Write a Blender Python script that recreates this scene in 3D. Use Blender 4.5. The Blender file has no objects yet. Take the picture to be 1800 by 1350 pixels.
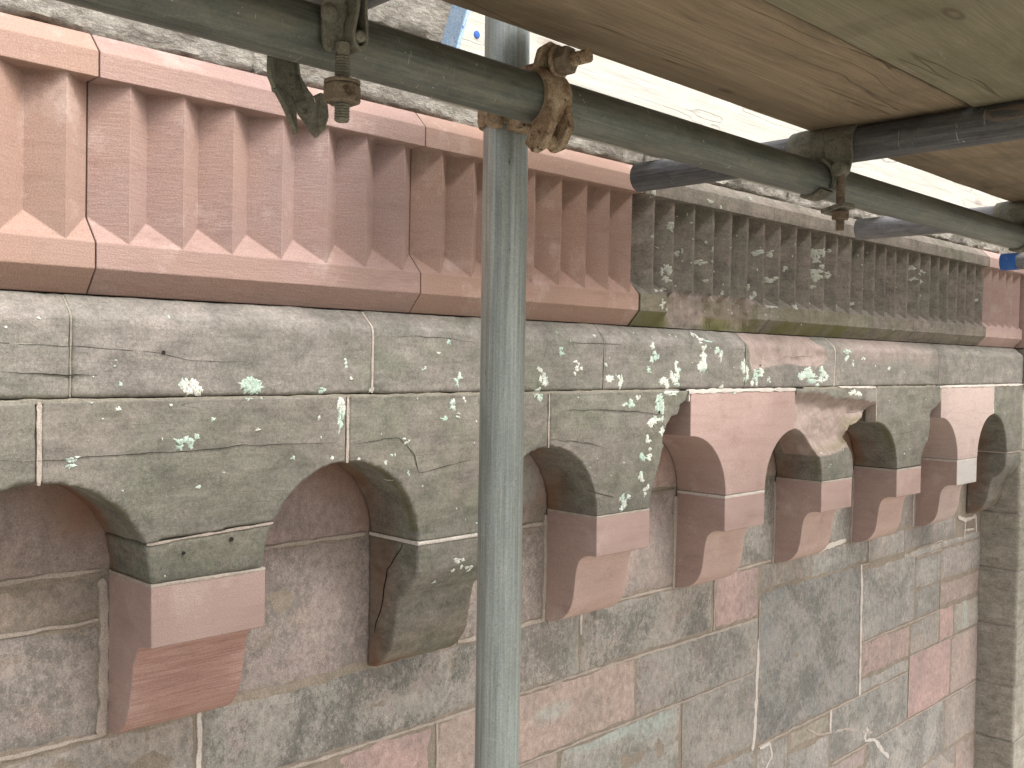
import bpy, bmesh, math, random
from math import sin, cos, pi, radians, tan, atan2, sqrt
from mathutils import Vector, Matrix, noise
from mathutils.bvhtree import BVHTree

random.seed(7)
scene = bpy.context.scene
col = scene.collection

# ------------------------------------------------------------------ camera
CAM_Y = -1.2
F = 1743.7
yaw, pitch, roll = radians(45.0), radians(-1.29), radians(.852)
w_ = Vector((sin(yaw)*cos(pitch), cos(yaw)*cos(pitch), sin(pitch)))
r0 = Vector((cos(yaw), -sin(yaw), 0)); u0 = r0.cross(w_)
r_ = r0*cos(roll) + u0*sin(roll); u_ = -r0*sin(roll) + u0*cos(roll)
cam = bpy.data.cameras.new('camera'); camo = bpy.data.objects.new('camera', cam); col.objects.link(camo)
M = Matrix((r_, u_, -w_)).transposed().to_4x4(); M.translation = Vector((0, CAM_Y, 0))
camo.matrix_world = M
cam.sensor_width = 36; cam.lens = F/1800*36; cam.clip_start = .02; cam.clip_end = 3000
scene.camera = camo

# ------------------------------------------------------------------ sky, sun, exposure
SUN_EL, SUN_AZ = radians(52), radians(168)      # azimuth clockwise from +Y
world = bpy.data.worlds.new('World'); scene.world = world; world.use_nodes = True
nt = world.node_tree; nt.nodes.clear()
sky = nt.nodes.new('ShaderNodeTexSky'); sky.sky_type = 'NISHITA'; sky.sun_disc = False
sky.sun_elevation = SUN_EL; sky.sun_rotation = SUN_AZ
sky.air_density = 1.0; sky.dust_density = 7.0; sky.ozone_density = 1.0
hs = nt.nodes.new('ShaderNodeHueSaturation'); hs.inputs['Saturation'].default_value = .4
bg = nt.nodes.new('ShaderNodeBackground'); bg.inputs['Strength'].default_value = .13
wo = nt.nodes.new('ShaderNodeOutputWorld')
nt.links.new(sky.outputs[0], hs.inputs['Color']); nt.links.new(hs.outputs[0], bg.inputs[0]); nt.links.new(bg.outputs[0], wo.inputs[0])
sun = bpy.data.lights.new('sun', 'SUN'); sun.energy = .95; sun.angle = radians(18); sun.color = (1, .97, .92)
suno = bpy.data.objects.new('sun', sun); col.objects.link(suno)
sd = Vector((sin(SUN_AZ)*cos(SUN_EL), cos(SUN_AZ)*cos(SUN_EL), sin(SUN_EL)))
suno.rotation_euler = sd.to_track_quat('Z', 'Y').to_euler(); suno.location = sd*20
scene.view_settings.view_transform = 'Standard'; scene.view_settings.look = 'None'
scene.view_settings.gamma = 1; scene.view_settings.use_curve_mapping = False
scene.view_settings.exposure = 1.42

# ------------------------------------------------------------------ node helpers
class NT:
    def __init__(s, name):
        s.m = bpy.data.materials.new(name); s.m.use_nodes = True; s.t = s.m.node_tree; s.t.nodes.clear()
        s.out = s.n('ShaderNodeOutputMaterial'); s.b = s.n('ShaderNodeBsdfPrincipled')
        s.t.links.new(s.b.outputs[0], s.out.inputs[0])
        s.pos = s.n('ShaderNodeNewGeometry').outputs['Position']
        s.oi = s.n('ShaderNodeObjectInfo')
        s.rnd = s.oi.outputs['Random']
    def n(s, t): return s.t.nodes.new(t)
    def put(s, sock, v):
        if hasattr(v, 'is_output') or isinstance(v, bpy.types.NodeSocket): s.t.links.new(v, sock)
        elif v is not None: sock.default_value = v
    def map(s, scale, loc=(0, 0, 0), rot=(0, 0, 0), src=None, offs=False):
        m = s.n('ShaderNodeMapping'); m.inputs['Scale'].default_value = scale
        m.inputs['Rotation'].default_value = rot; m.inputs['Location'].default_value = loc
        v = src if src is not None else s.pos
        if offs:
            a = s.n('ShaderNodeVectorMath'); a.operation = 'MULTIPLY_ADD'
            c = s.n('ShaderNodeCombineXYZ')
            for i in range(3): s.t.links.new(s.rnd, c.inputs[i])
            s.t.links.new(c.outputs[0], a.inputs[0]); a.inputs[1].default_value = (13, 7, 29); s.t.links.new(v, a.inputs[2]); v = a.outputs[0]
        s.t.links.new(v, m.inputs['Vector']); return m.outputs[0]
    def noise(s, vec, scale=1, detail=3, rough=.55, dist=0, color=False):
        n = s.n('ShaderNodeTexNoise'); s.t.links.new(vec, n.inputs['Vector'])
        n.inputs['Scale'].default_value = scale; n.inputs['Detail'].default_value = detail
        n.inputs['Roughness'].default_value = rough; n.inputs['Distortion'].default_value = dist
        return n.outputs['Color' if color else 'Fac']
    def vor(s, vec, scale, feat='F1', out='Distance', rand=1):
        n = s.n('ShaderNodeTexVoronoi'); n.feature = feat; s.t.links.new(vec, n.inputs['Vector'])
        n.inputs['Scale'].default_value = scale; n.inputs['Randomness'].default_value = rand
        return n.outputs[out]
    def rng(s, v, a, b, c=0., d=1., smooth=False):
        n = s.n('ShaderNodeMapRange'); n.clamp = True
        if smooth: n.interpolation_type = 'SMOOTHSTEP'
        s.put(n.inputs[0], v)
        for i, q in enumerate((a, b, c, d)): s.put(n.inputs[1+i], q)
        return n.outputs[0]
    def mix(s, f, a, b, mode='MIX'):
        n = s.n('ShaderNodeMix'); n.data_type = 'RGBA'; n.blend_type = mode; n.clamp_factor = True
        s.put(n.inputs[0], f)
        for i, v in ((6, a), (7, b)):
            if isinstance(v, tuple) and len(v) == 3: v = (*v, 1)
            s.put(n.inputs[i], v)
        return n.outputs[2]
    def ma(s, op, a, b=0., c=0.):
        n = s.n('ShaderNodeMath'); n.operation = op
        for i, v in enumerate((a, b, c)): s.put(n.inputs[i], v)
        return n.outputs[0]
    def grey(s, v):
        n = s.n('ShaderNodeCombineColor'); [s.put(n.inputs[i], v) for i in range(3)]; return n.outputs[0]
    def bump(s, h, dist, strength=1., prev=None):
        n = s.n('ShaderNodeBump'); n.inputs['Distance'].default_value = dist; n.inputs['Strength'].default_value = strength
        s.put(n.inputs['Height'], h)
        if prev is not None: s.t.links.new(prev, n.inputs['Normal'])
        return n.outputs[0]
    def attr(s, name):
        n = s.n('ShaderNodeAttribute'); n.attribute_name = name; return n.outputs['Fac']
    def sep(s, v=None):
        n = s.n('ShaderNodeSeparateXYZ'); s.t.links.new(v if v is not None else s.pos, n.inputs[0]); return n.outputs
    def fin(s, c, rough, nrm=None, metal=0., spec=.3):
        s.put(s.b.inputs['Base Color'], c); s.put(s.b.inputs['Roughness'], rough); s.put(s.b.inputs['Metallic'], metal)
        s.b.inputs['Specular IOR Level'].default_value = spec
        if nrm is not None: s.t.links.new(nrm, s.b.inputs['Normal'])
        return s.m

def new_stone(name, ca, cb, comb=0., tool='diag', lines=.35):
    """freshly cut sandstone: soft colour clouds, faint bedding, sandy grain, tool marks"""
    k = NT(name)
    big = k.noise(k.map((5, 5, 7), offs=True), 1, 3, .5, .6)
    c = k.mix(k.rng(big, .35, .68), ca, cb)
    bed = k.noise(k.map((5, 5, 55), rot=(0, radians(random.uniform(-8, 14)), 0), offs=True), 1, 4, .6, .9)
    c = k.mix(k.rng(bed, .50, .72, 0, .32), c, k.mix(1, c, (.74, .66, .64), 'MULTIPLY'))
    dark = k.noise(k.map((14, 14, 24), loc=(3, 1, 0), offs=True), 1, 5, .65, .4)
    c = k.mix(k.rng(dark, .56, .74, 0, .5), c, k.mix(1, c, (.66, .64, .66), 'MULTIPLY'))
    dust = k.noise(k.map((9, 9, 9), loc=(9, 4, 2), offs=True), 1, 5, .7)
    c = k.mix(k.rng(dust, .55, .78, 0, .5), c, (.60, .50, .46))
    g = k.noise(k.map((1, 1, 1)), 520, 2, .6)
    c = k.mix(1, c, k.grey(k.rng(g, .3, .7, .84, 1.16)), 'MULTIPLY')
    q = k.vor(k.map((1, 1, 1)), 260)
    c = k.mix(k.rng(q, .06, .10, .35, 0), c, (.25, .16, .14))
    nb = k.bump(g, .0006, .55)
    if tool == 'diag':
        t = k.noise(k.map((50, 50, 330), rot=(0, radians(24), 0)), 1, 3, .6, .3)
        nb = k.bump(t, .0016, lines*1.6, nb)
        c = k.mix(k.rng(t, .5, .7, 0, .16), c, (.42, .33, .30))
    elif tool == 'comb':
        t = k.noise(k.map((12, 12, 420), rot=(0, radians(-1.5), 0)), 1, 3, .7, .25)
        nb = k.bump(t, .003, comb, nb)
        c = k.mix(k.rng(t, .42, .60, .5, 0), c, k.mix(1, c, (.62, .50, .48), 'MULTIPLY'))
    elif tool == 'fine':
        t = k.noise(k.map((22, 22, 360), rot=(0, radians(-3), 0)), 1, 3, .6, .2)
        nb = k.bump(t, .0012, lines, nb)
    nb = k.bump(big, .004, .3, nb)
    return k.fin(c, .92, nb, spec=.15)

def old_stone(name, base, green, warm, green_amt=.5, crack=1., speck=1., streak=0.):
    """weathered sandstone under an algae film; attribute 'fresh' marks broken faces"""
    k = NT(name)
    a = k.noise(k.map((7, 7, 9), offs=True), 1, 5, .62, .5)
    c = k.mix(k.rng(a, .36, .66), base, warm)
    gmask = k.noise(k.map((5, 5, 8), loc=(4, 2, 1), offs=True), 1, 6, .68, .8)
    gfine = k.noise(k.map((60, 60, 60)), 1, 4, .75)
    gm = k.ma('MULTIPLY', k.rng(gmask, .64-green_amt*.34, .74), k.rng(gfine, .30, .60, .25, .9))
    c = k.mix(gm, c, green)
    if streak:
        sx = k.noise(k.map((26, 26, 2.2), loc=(3, 3, 3)), 1, 3, .6, .2)
        c = k.mix(1, c, k.grey(k.rng(sx, .35, .65, 1-streak, 1+streak)), 'MULTIPLY')
    mott = k.noise(k.map((190, 190, 190)), 1, 3, .8)
    cl = k.noise(k.map((18, 18, 30), loc=(6, 6, 6)), 1, 6, .72, .4)
    tl = k.noise(k.map((9, 9, 150), rot=(0, radians(-2), 0)), 1, 4, .7, .3)
    c = k.mix(1, c, k.grey(k.rng(cl, .3, .7, .66, 1.30)), 'MULTIPLY')
    c = k.mix(1, c, k.grey(k.rng(tl, .3, .7, .90, 1.10)), 'MULTIPLY')
    c = k.mix(1, c, k.grey(k.rng(mott, .28, .72, .76, 1.26)), 'MULTIPLY')
    g = k.noise(k.map((1, 1, 1)), 600, 2, .7)
    c = k.mix(1, c, k.grey(k.rng(g, .3, .7, .80, 1.2)), 'MULTIPLY')
    # dark crusty spots
    dk = k.noise(k.map((52, 52, 40), loc=(8, 3, 5)), 1, 6, .85)
    c = k.mix(k.rng(dk, .56, .66, 0, .55*speck), c, (.075, .078, .066))
    # pale mineral flecks
    wf = k.noise(k.map((1, 1, 1)), 210, 3, .8)
    wa = k.noise(k.map((9, 9, 9), loc=(1, 7, 2)), 1, 3, .6)
    c = k.mix(k.ma('MULTIPLY', k.rng(wf, .69, .74), k.rng(wa, .5, .62, .15, .9)), c, (.55, .57, .52))
    # bedding cracks: thin dark lines along the stone's bed
    cr = k.noise(k.map((1.5, 1.5, 17), rot=(0, radians(-2), 0), offs=True), 1, 5, .42, .0)
    crl = k.ma('ABSOLUTE', k.ma('SUBTRACT', cr, .5))
    on = k.noise(k.map((6, 6, 30), loc=(5, 5, 5), offs=True), 1, 1, .5)
    crm = k.ma('MULTIPLY', k.rng(crl, .001, .0035, 1, 0), k.rng(on, .50, .62))
    c = k.mix(k.ma('MULTIPLY', crm, .25*crack), c, (.06, .055, .048))
    # freshly broken surface
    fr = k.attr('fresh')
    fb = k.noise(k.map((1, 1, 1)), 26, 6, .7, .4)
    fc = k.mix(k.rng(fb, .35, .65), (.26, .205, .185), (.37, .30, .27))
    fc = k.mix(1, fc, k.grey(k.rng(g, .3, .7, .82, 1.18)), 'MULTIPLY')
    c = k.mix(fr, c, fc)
    mo = k.attr('moss')
    c = k.mix(k.ma('MULTIPLY', mo, k.rng(mott, .3, .6, .5, 1)), c, (.115, .115, .035))
    rd = k.attr('rusty')
    c = k.mix(k.ma('MULTIPLY', rd, k.rng(mott, .25, .6, .45, 1)), c, (.20, .085, .045))
    nb = k.bump(mott, .0009, .5)
    nb = k.bump(tl, .0010, .35, nb)
    nb = k.bump(g, .0006, .6, nb)
    nb = k.bump(k.ma('SUBTRACT', 1, crm), .0010, .4*crack, nb)
    nb = k.bump(a, .006, .35, nb)
    return k.fin(c, .93, nb, spec=.12)

def wall_stone(name):
    """face stones of the recessed wall: object colour sets the stone, alpha the dark crust"""
    k = NT(name)
    oc = k.oi.outputs['Color']; al = k.oi.outputs['Alpha']
    a = k.noise(k.map((8, 8, 6), offs=True), 1, 5, .65, .6)
    c = k.mix(k.rng(a, .38, .64), k.mix(1, oc, (.88, .87, .85), 'MULTIPLY'), k.mix(1, oc, (1.12, 1.04, 1.0), 'MULTIPLY'))
    pk = k.noise(k.map((6, 6, 8), loc=(2, 8, 1)), 1, 6, .7, 1.)
    c = k.mix(k.rng(pk, .58, .66, 0, .55), c, (.33, .25, .235))
    oc2 = k.noise(k.map((11, 11, 16), loc=(7, 1, 6), offs=True), 1, 5, .7)
    c = k.mix(k.rng(oc2, .60, .72, 0, .45), c, (.26, .20, .13))
    m1 = k.noise(k.map((150, 150, 95)), 1, 5, .95)
    m2 = k.noise(k.map((6, 6, 7), loc=(3, 3, 9)), 1, 5, .65, .6)
    crust = k.ma('MULTIPLY', k.rng(k.ma('ADD', m1, k.ma('MULTIPLY', k.ma('SUBTRACT', m2, .5), .9)), .48, .57), k.ma('MULTIPLY', al, .80))
    c = k.mix(crust, c, (.112, .110, .100))
    m3 = k.noise(k.map((70, 70, 50), loc=(5, 0, 0)), 1, 5, .8)
    c = k.mix(1, c, k.grey(k.rng(m3, .3, .7, .70, 1.3)), 'MULTIPLY')
    g = k.noise(k.map((1, 1, 1)), 480, 2, .7)
    c = k.mix(1, c, k.grey(k.rng(g, .3, .7, .78, 1.22)), 'MULTIPLY')
    wf = k.noise(k.map((260, 260, 150), loc=(1, 2, 3)), 1, 3, .8)
    wa = k.noise(k.map((9, 9, 9), loc=(1, 7, 2)), 1, 3, .6)
    c = k.mix(k.ma('MULTIPLY', k.rng(wf, .66, .71), k.rng(wa, .45, .60, .2, .9)), c, (.52, .55, .53))
    cy = k.attr('cyan')
    c = k.mix(k.ma('MULTIPLY', cy, k.rng(m3, .35, .6, .15, .65)), c, (.40, .46, .43))
    rd = k.attr('rusty')
    c = k.mix(k.ma('MULTIPLY', rd, k.rng(m3, .25, .6, .45, .9)), c, (.24, .12, .075))
    nb = k.bump(m1, .0016, .5); nb = k.bump(g, .0006, .5, nb); nb = k.bump(a, .006, .3, nb)
    return k.fin(c, .93, nb, spec=.12)

def rough_stone(name):
    k = NT(name)
    a = k.noise(k.map((9, 9, 14), offs=True), 1, 6, .7, .8)
    c = k.mix(k.rng(a, .36, .62), (.22, .205, .175), (.37, .35, .31))
    b = k.noise(k.map((20, 20, 60), loc=(4, 1, 1)), 1, 6, .75, .6)
    c = k.mix(k.rng(b, .58, .70, 0, .75), c, (.20, .13, .10))
    h = k.noise(k.map((60, 60, 150), rot=(0, radians(12), 0)), 1, 6, .75, .5)
    c = k.mix(1, c, k.grey(k.rng(h, .3, .7, .6, 1.35)), 'MULTIPLY')
    g = k.noise(k.map((1, 1, 1)), 420, 2, .7)
    c = k.mix(1, c, k.grey(k.rng(g, .3, .7, .8, 1.2)), 'MULTIPLY')
    l = k.noise(k.map((40, 40, 40), loc=(0, 3, 0)), 1, 5, .75)
    c = k.mix(k.rng(l, .66, .70, 0, .8), c, (.55, .57, .53))
    nb = k.bump(h, .009, 1.); nb = k.bump(g, .0008, .6, nb)
    return k.fin(c, .93, nb, spec=.12)

def mortar_mat(name, ca, cb):
    k = NT(name)
    a = k.noise(k.map((30, 30, 30)), 1, 5, .7)
    c = k.mix(k.rng(a, .35, .65), ca, cb)
    g = k.noise(k.map((1, 1, 1)), 420, 3, .75)
    c = k.mix(1, c, k.grey(k.rng(g, .3, .7, .7, 1.3)), 'MULTIPLY')
    nb = k.bump(g, .001, .7)
    return k.fin(c, .95, nb, spec=.1)

def tube_mat(name, ca, cb, axis, metal=.55, rough=.5, patch=None, pat=.55, dirt=.5, blotch=.35):
    k = NT(name)
    sc = {'X': (7, 300, 300), 'Y': (300, 7, 300), 'Z': (300, 300, 5)}[axis]
    s2 = {'X': (20, 60, 60), 'Y': (60, 20, 60), 'Z': (60, 60, 14)}[axis]
    st = k.noise(k.map(sc), 1, 4, .65, .2)
    c = k.mix(k.rng(st, .32, .66), ca, cb)
    b = k.noise(k.map(s2, loc=(3, 2, 1)), 1, 5, .72, .5)
    c = k.mix(1, c, k.grey(k.rng(b, .3, .7, 1-blotch, 1+blotch)), 'MULTIPLY')
    fn = k.noise(k.map((1, 1, 1)), 420, 3, .75)
    c = k.mix(1, c, k.grey(k.rng(fn, .3, .7, .84, 1.16)), 'MULTIPLY')
    # dull film
    f = k.noise(k.map({'X': (9, 40, 40), 'Y': (40, 9, 40), 'Z': (40, 40, 7)}[axis], loc=(7, 7, 1)), 1, 5, .7)
    c = k.mix(k.rng(f, .50, .68, 0, dirt), c, (.17, .165, .12))
    ds = k.noise(k.map({'X': (50, 170, 170), 'Y': (170, 50, 170), 'Z': (170, 170, 40)}[axis], loc=(2, 5, 8)), 1, 4, .7)
    c = k.mix(k.rng(ds, .67, .72, 0, .8), c, (.035, .04, .045))
    sc3 = k.noise(k.map({'X': (260, 30, 30), 'Y': (30, 260, 30), 'Z': (30, 30, 260)}[axis], rot=(.2, .3, .1)), 1, 2, .6, .6)
    c = k.mix(k.rng(sc3, .69, .73, 0, .45), c, (.42, .45, .43))
    sp = k.noise(k.map((1, 1, 1), loc=(3, 9, 1)), 95, 3, .6)
    c = k.mix(k.rng(sp, .70, .73, 0, .8), c, (.45, .43, .39))
    sr = k.noise(k.map((1, 1, 1), loc=(7, 2, 4)), 40, 4, .7)
    c = k.mix(k.rng(sr, .68, .74, 0, .45), c, (.16, .10, .06))
    me = k.rng(f, .50, .68, metal, metal*.35)
    if patch is not None:
        p = k.noise(k.map({'X': (10, 26, 26), 'Y': (26, 8, 26), 'Z': (26, 26, 9)}[axis], loc=(1, .3, 6)), 1, 6, .68, .9)
        pm = k.ma('MULTIPLY', k.rng(p, pat, pat+.03), k.rng(k.sep()[1], -.85, -.62, 1, 0))
        c = k.mix(pm, c, patch); me = k.ma('MULTIPLY', me, k.ma('SUBTRACT', 1, pm))
    nb = k.bump(b, .0012, .35); nb = k.bump(fn, .0003, .4, nb)
    ro = k.rng(b, .3, .7, rough-.08, rough+.15)
    return k.fin(c, ro, nb, metal=me, spec=.4)

def rust_mat(name, ca, cb, cc, amt=.5):
    k = NT(name)
    a = k.noise(k.map((1, 1, 1)), 48, 6, .75, .5)
    c = k.mix(k.rng(a, .38, .62), ca, cb)
    b = k.noise(k.map((1, 1, 1), loc=(4, 4, 4)), 80, 5, .75)
    c = k.mix(k.rng(b, .70-amt*.3, .76-amt*.3), c, cc)
    g = k.noise(k.map((1, 1, 1)), 520, 3, .8)
    c = k.mix(1, c, k.grey(k.rng(g, .3, .7, .65, 1.35)), 'MULTIPLY')
    nb = k.bump(g, .0004, .6); nb = k.bump(b, .0006, .5, nb)
    return k.fin(c, .72, nb, metal=.12, spec=.25)

def wood_mat(name, ca, cb, dirtc, dirt=.5, grainc=(.09, .065, .045), ring=1., fib=.5):
    """sawn board, grain along X, knots bend the grain; coordinates offset per board"""
    k = NT(name)
    src = k.map((1, 1, 1), offs=True)
    s = k.sep(src)
    # cathedral grain: slow field across the board width distorted along the length
    kn = k.noise(k.map((3.0, 9, 9), src=src), 1, 2, .5, .4)
    yy = k.ma('MULTIPLY_ADD', kn, .06, s[1])
    zz = k.ma('ADD', s[2], 0.)
    cmb = k.n('ShaderNodeCombineXYZ'); k.put(cmb.inputs[0], k.ma('MULTIPLY', s[0], .035)); k.put(cmb.inputs[1], yy); k.put(cmb.inputs[2], zz)
    g1 = k.noise(cmb.outputs[0], 95, 3, .6)
    c = k.mix(k.rng(g1, .3, .7), ca, cb)
    fl = k.noise(k.map((9, 420, 420), src=src), 1, 3, .7)
    c = k.mix(1, c, k.grey(k.rng(fl, .3, .7, .82, 1.18)), 'MULTIPLY')
    # fine open checks
    gl = k.noise(cmb.outputs[0], 34, 2, .5)
    line = k.rng(k.ma('ABSOLUTE', k.ma('SUBTRACT', gl, .5)), .002, .012, 1, 0)
    on = k.noise(k.map((2.5, 16, 16), src=src, loc=(5, 1, 1)), 1, 2, .5)
    line = k.ma('MULTIPLY', line, k.rng(on, .47, .56))
    c = k.mix(k.ma('MULTIPLY', line, .75*ring), c, grainc)
    # knots
    vk = k.vor(k.map((3.2, 9.5, 9.5), src=src), 1)
    kk = k.rng(vk, .07, .10, 1, 0); rim = k.rng(k.ma('ABSOLUTE', k.ma('SUBTRACT', vk, .105)), .0, .02, .8*ring, 0)
    c = k.mix(k.ma('MULTIPLY', kk, .45), c, (.17, .115, .085)); c = k.mix(rim, c, grainc)
    d = k.noise(k.map((5, 11, 11), src=src, loc=(8, 8, 2)), 1, 6, .7, .6)
    c = k.mix(k.rng(d, .46, .70, 0, dirt), c, dirtc)
    w = k.noise(k.map((9, 26, 26), src=src, loc=(1, 8, 2)), 1, 5, .7, .4)
    c = k.mix(k.rng(w, .68, .76, 0, .5), c, (.42, .40, .37))
    g = k.noise(k.map((1, 1, 1)), 600, 2, .7)
    c = k.mix(1, c, k.grey(k.rng(g, .3, .7, .86, 1.14)), 'MULTIPLY')
    nb = k.bump(fl, .0006, fib); nb = k.bump(k.ma('SUBTRACT', 1, line), .0015, .7, nb); nb = k.bump(g, .0003, .3, nb)
    return k.fin(c, .85, nb, spec=.2)

MT = {}
MT['new_pink'] = new_stone('new_sandstone_purple', (.280, .198, .182), (.310, .210, .178), tool='diag', lines=.3)
MT['new_orange'] = new_stone('new_sandstone_orange', (.298, .205, .170), (.305, .20, .158), tool='fine', lines=.3)
MT['new_block'] = new_stone('corbel_block_sandstone', (.37, .265, .24), (.41, .30, .272), tool='fine', lines=.25)
MT['new_comb'] = new_stone('combed_sandstone', (.43, .27, .23), (.47, .31, .27), comb=.9, tool='comb')
MT['new_scroll'] = new_stone('scroll_sandstone', (.46, .33, .29), (.48, .355, .315), tool='fine', lines=.5)
MT['new_pale'] = new_stone('pale_sandstone', (.45, .36, .33), (.47, .37, .34), tool='fine', lines=.2)
MT['new_white'] = new_stone('whitish_sandstone', (.53, .50, .48), (.50, .47, .45), tool='fine', lines=.2)
MT['old'] = old_stone('weathered_sandstone', (.178, .170, .148), (.125, .138, .098), (.205, .185, .163), .60)
MT['old_string'] = old_stone('weathered_string_stone', (.190, .182, .160), (.140, .150, .114), (.220, .200, .182), .45, crack=.8, speck=.7)
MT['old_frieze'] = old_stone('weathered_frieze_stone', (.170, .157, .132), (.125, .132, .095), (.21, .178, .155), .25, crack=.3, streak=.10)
MT['old_pier'] = old_stone('weathered_pier_stone', (.30, .28, .24), (.25, .255, .195), (.33, .30, .26), .4, crack=.2)
MT['wall'] = wall_stone('wall_sandstone')
MT['rough'] = rough_stone('rough_masonry')
MT['mortar'] = mortar_mat('old_mortar', (.30, .25, .205), (.22, .19, .155))
MT['mortar_new'] = mortar_mat('pale_new_mortar', (.60, .56, .52), (.50, .45, .41))
MT['mortar_pink'] = mortar_mat('pinkish_mortar', (.43, .375, .33), (.35, .30, .26))
MT['mortar_dull'] = mortar_mat('lichened_grey_mortar', (.27, .25, .205), (.22, .20, .165))
MT['crack'] = mortar_mat('crack_shadow_dirt', (.02, .018, .015), (.035, .03, .025))
MT['pole'] = tube_mat('galvanised_tube', (.235, .268, .268), (.40, .44, .43), 'Z', metal=.6, rough=.38, dirt=.12, blotch=.14)
MT['ledger'] = tube_mat('dull_galvanised_tube', (.085, .094, .085), (.15, .158, .138), 'X', metal=.45, rough=.48, dirt=.6, blotch=.28)
MT['transom'] = tube_mat('black_painted_tube', (.050, .050, .055), (.11, .115, .12), 'Y', metal=.2, rough=.5, patch=(.24, .16, .11, 1), pat=.53, dirt=.3)
MT['transom_g'] = tube_mat('grey_tube', (.13, .13, .14), (.21, .205, .215), 'Y', metal=.3, rough=.5, dirt=.4)
MT['blue'] = rust_mat('chipped_blue_paint', (.03, .10, .34), (.05, .14, .42), (.32, .36, .42), .25)
MT['bluegrey'] = rust_mat('worn_pale_blue_paint', (.22, .33, .46), (.33, .42, .52), (.06, .13, .36), .36)
MT['rust'] = rust_mat('rusty_coupler_steel', (.17, .10, .055), (.36, .29, .205), (.07, .05, .035), .42)
MT['olive'] = rust_mat('olive_grimed_steel', (.115, .11, .085), (.19, .185, .145), (.08, .075, .055), .40)
MT['oliveb'] = rust_mat('rusty_bolt_steel', (.13, .10, .07), (.20, .16, .12), (.08, .055, .04), .5)
MT['deck_a'] = wood_mat('deck_board_brown', (.265, .208, .142), (.205, .158, .107), (.12, .10, .065), .75)
MT['deck_b'] = wood_mat('deck_board_green', (.23, .212, .145), (.18, .163, .11), (.13, .12, .07), .8)
MT['toe'] = wood_mat('bleached_board', (.43, .425, .39), (.37, .36, .32), (.34, .33, .29), .35, grainc=(.20, .18, .15), ring=.35, fib=.9)

# lichen
k = NT('lichen_crust')
a = k.noise(k.map((1, 1, 1)), 130, 4, .8)
c = k.mix(k.rng(k.rnd, .0, 1.), (.66, .72, .66), (.66, .72, .66))
big = k.noise(k.map((1, 1, 1)), 14, 2, .5)
c = k.mix(k.rng(big, .46, .58), (.72, .74, .68), (.47, .60, .52))
por = k.noise(k.map((1, 1, 1)), 330, 4, .8)
c = k.mix(k.rng(por, .40, .50, .8, 0), c, (.20, .20, .16))
_s = k.sep(); c = k.mix(k.rng(_s[2], .08, .10), c, (.46, .47, .41))
c = k.mix(1, c, k.grey(k.rng(a, .3, .7, .7, 1.2)), 'MULTIPLY')
MT['lichen'] = k.fin(c, .95, k.bump(a, .001, .7), spec=.1)

# ------------------------------------------------------------------ object helpers
def link(o): col.objects.link(o); return o
def empty(name, loc, label=None, cat=None, group=None):
    o = bpy.data.objects.new(name, None); o.location = loc; o.empty_display_size = .05; link(o)
    if label: o['label'] = label
    if cat: o['category'] = cat
    if group: o['group'] = group
    return o
def part(name, me, mat, parent=None, label=None):
    o = bpy.data.objects.new(name, me); link(o)
    if mat is not None:
        me.materials.clear()
        for m in (mat if isinstance(mat, (list, tuple)) else [mat]): me.materials.append(m)
    if parent is not None:
        o.parent = parent
        o.matrix_parent_inverse = Matrix.Translation(-WORLDLOC(parent))
    if label: o['label'] = label
    return o
def WORLDLOC(o):
    v = o.location.copy()
    if o.type != 'EMPTY': v = Vector((0, 0, 0))
    return v if o.parent is None else v + (WORLDLOC(o.parent) if False else Vector((0, 0, 0)))
def mesh(name, vs, fs, smooth=None):
    me = bpy.data.meshes.new(name); me.from_pydata([tuple(v) for v in vs], [], fs); me.validate(); me.update()
    bm = bmesh.new(); bm.from_mesh(me); bmesh.ops.recalc_face_normals(bm, faces=bm.faces); bm.to_mesh(me); bm.free()
    if smooth is not None:
        me.shade_smooth()
        if smooth < 180: me.set_sharp_from_angle(angle=radians(smooth))
    return me
def bevel(o, w=.0015, seg=2, ang=30):
    m = o.modifiers.new('bevel', 'BEVEL'); m.width = w; m.segments = seg; m.limit_method = 'ANGLE'; m.angle_limit = radians(ang)
    return o
def fbm(x, y, z, oct=3):
    return noise.fractal(Vector((x, y, z)), 1.0, 2.0, oct)
def extrude_xz(pts, y0, y1):
    """outline in the wall plane (X,Z) given depth along Y"""
    n = len(pts); vs = [(x, y0, z) for x, z in pts] + [(x, y1, z) for x, z in pts]
    fs = [list(range(n)), list(range(2*n-1, n-1, -1))] + [[i, (i+1) % n, n+(i+1) % n, n+i] for i in range(n)]
    return vs, fs
def extrude_yz(pts, x0, x1):
    n = len(pts); vs = [(x0, y, z) for y, z in pts] + [(x1, y, z) for y, z in pts]
    fs = [list(range(n)), list(range(2*n-1, n-1, -1))] + [[i, (i+1) % n, n+(i+1) % n, n+i] for i in range(n)]
    return vs, fs
def remesh(me, voxel):
    o = bpy.data.objects.new('tmp', me); link(o)
    m = o.modifiers.new('r', 'REMESH'); m.mode = 'VOXEL'; m.voxel_size = voxel; m.use_smooth_shade = True
    bpy.context.view_layer.update()
    dg = bpy.context.evaluated_depsgraph_get()
    r = bpy.data.meshes.new_from_object(o.evaluated_get(dg))
    bpy.data.objects.remove(o); r.name = me.name
    return r
def inpoly(x, z, P):
    c = False; j = len(P)-1
    for i in range(len(P)):
        xi, zi = P[i]; xj, zj = P[j]
        if (zi > z) != (zj > z) and x < (xj-xi)*(z-zi)/(zj-zi)+xi: c = not c
        j = i
    return c
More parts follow.
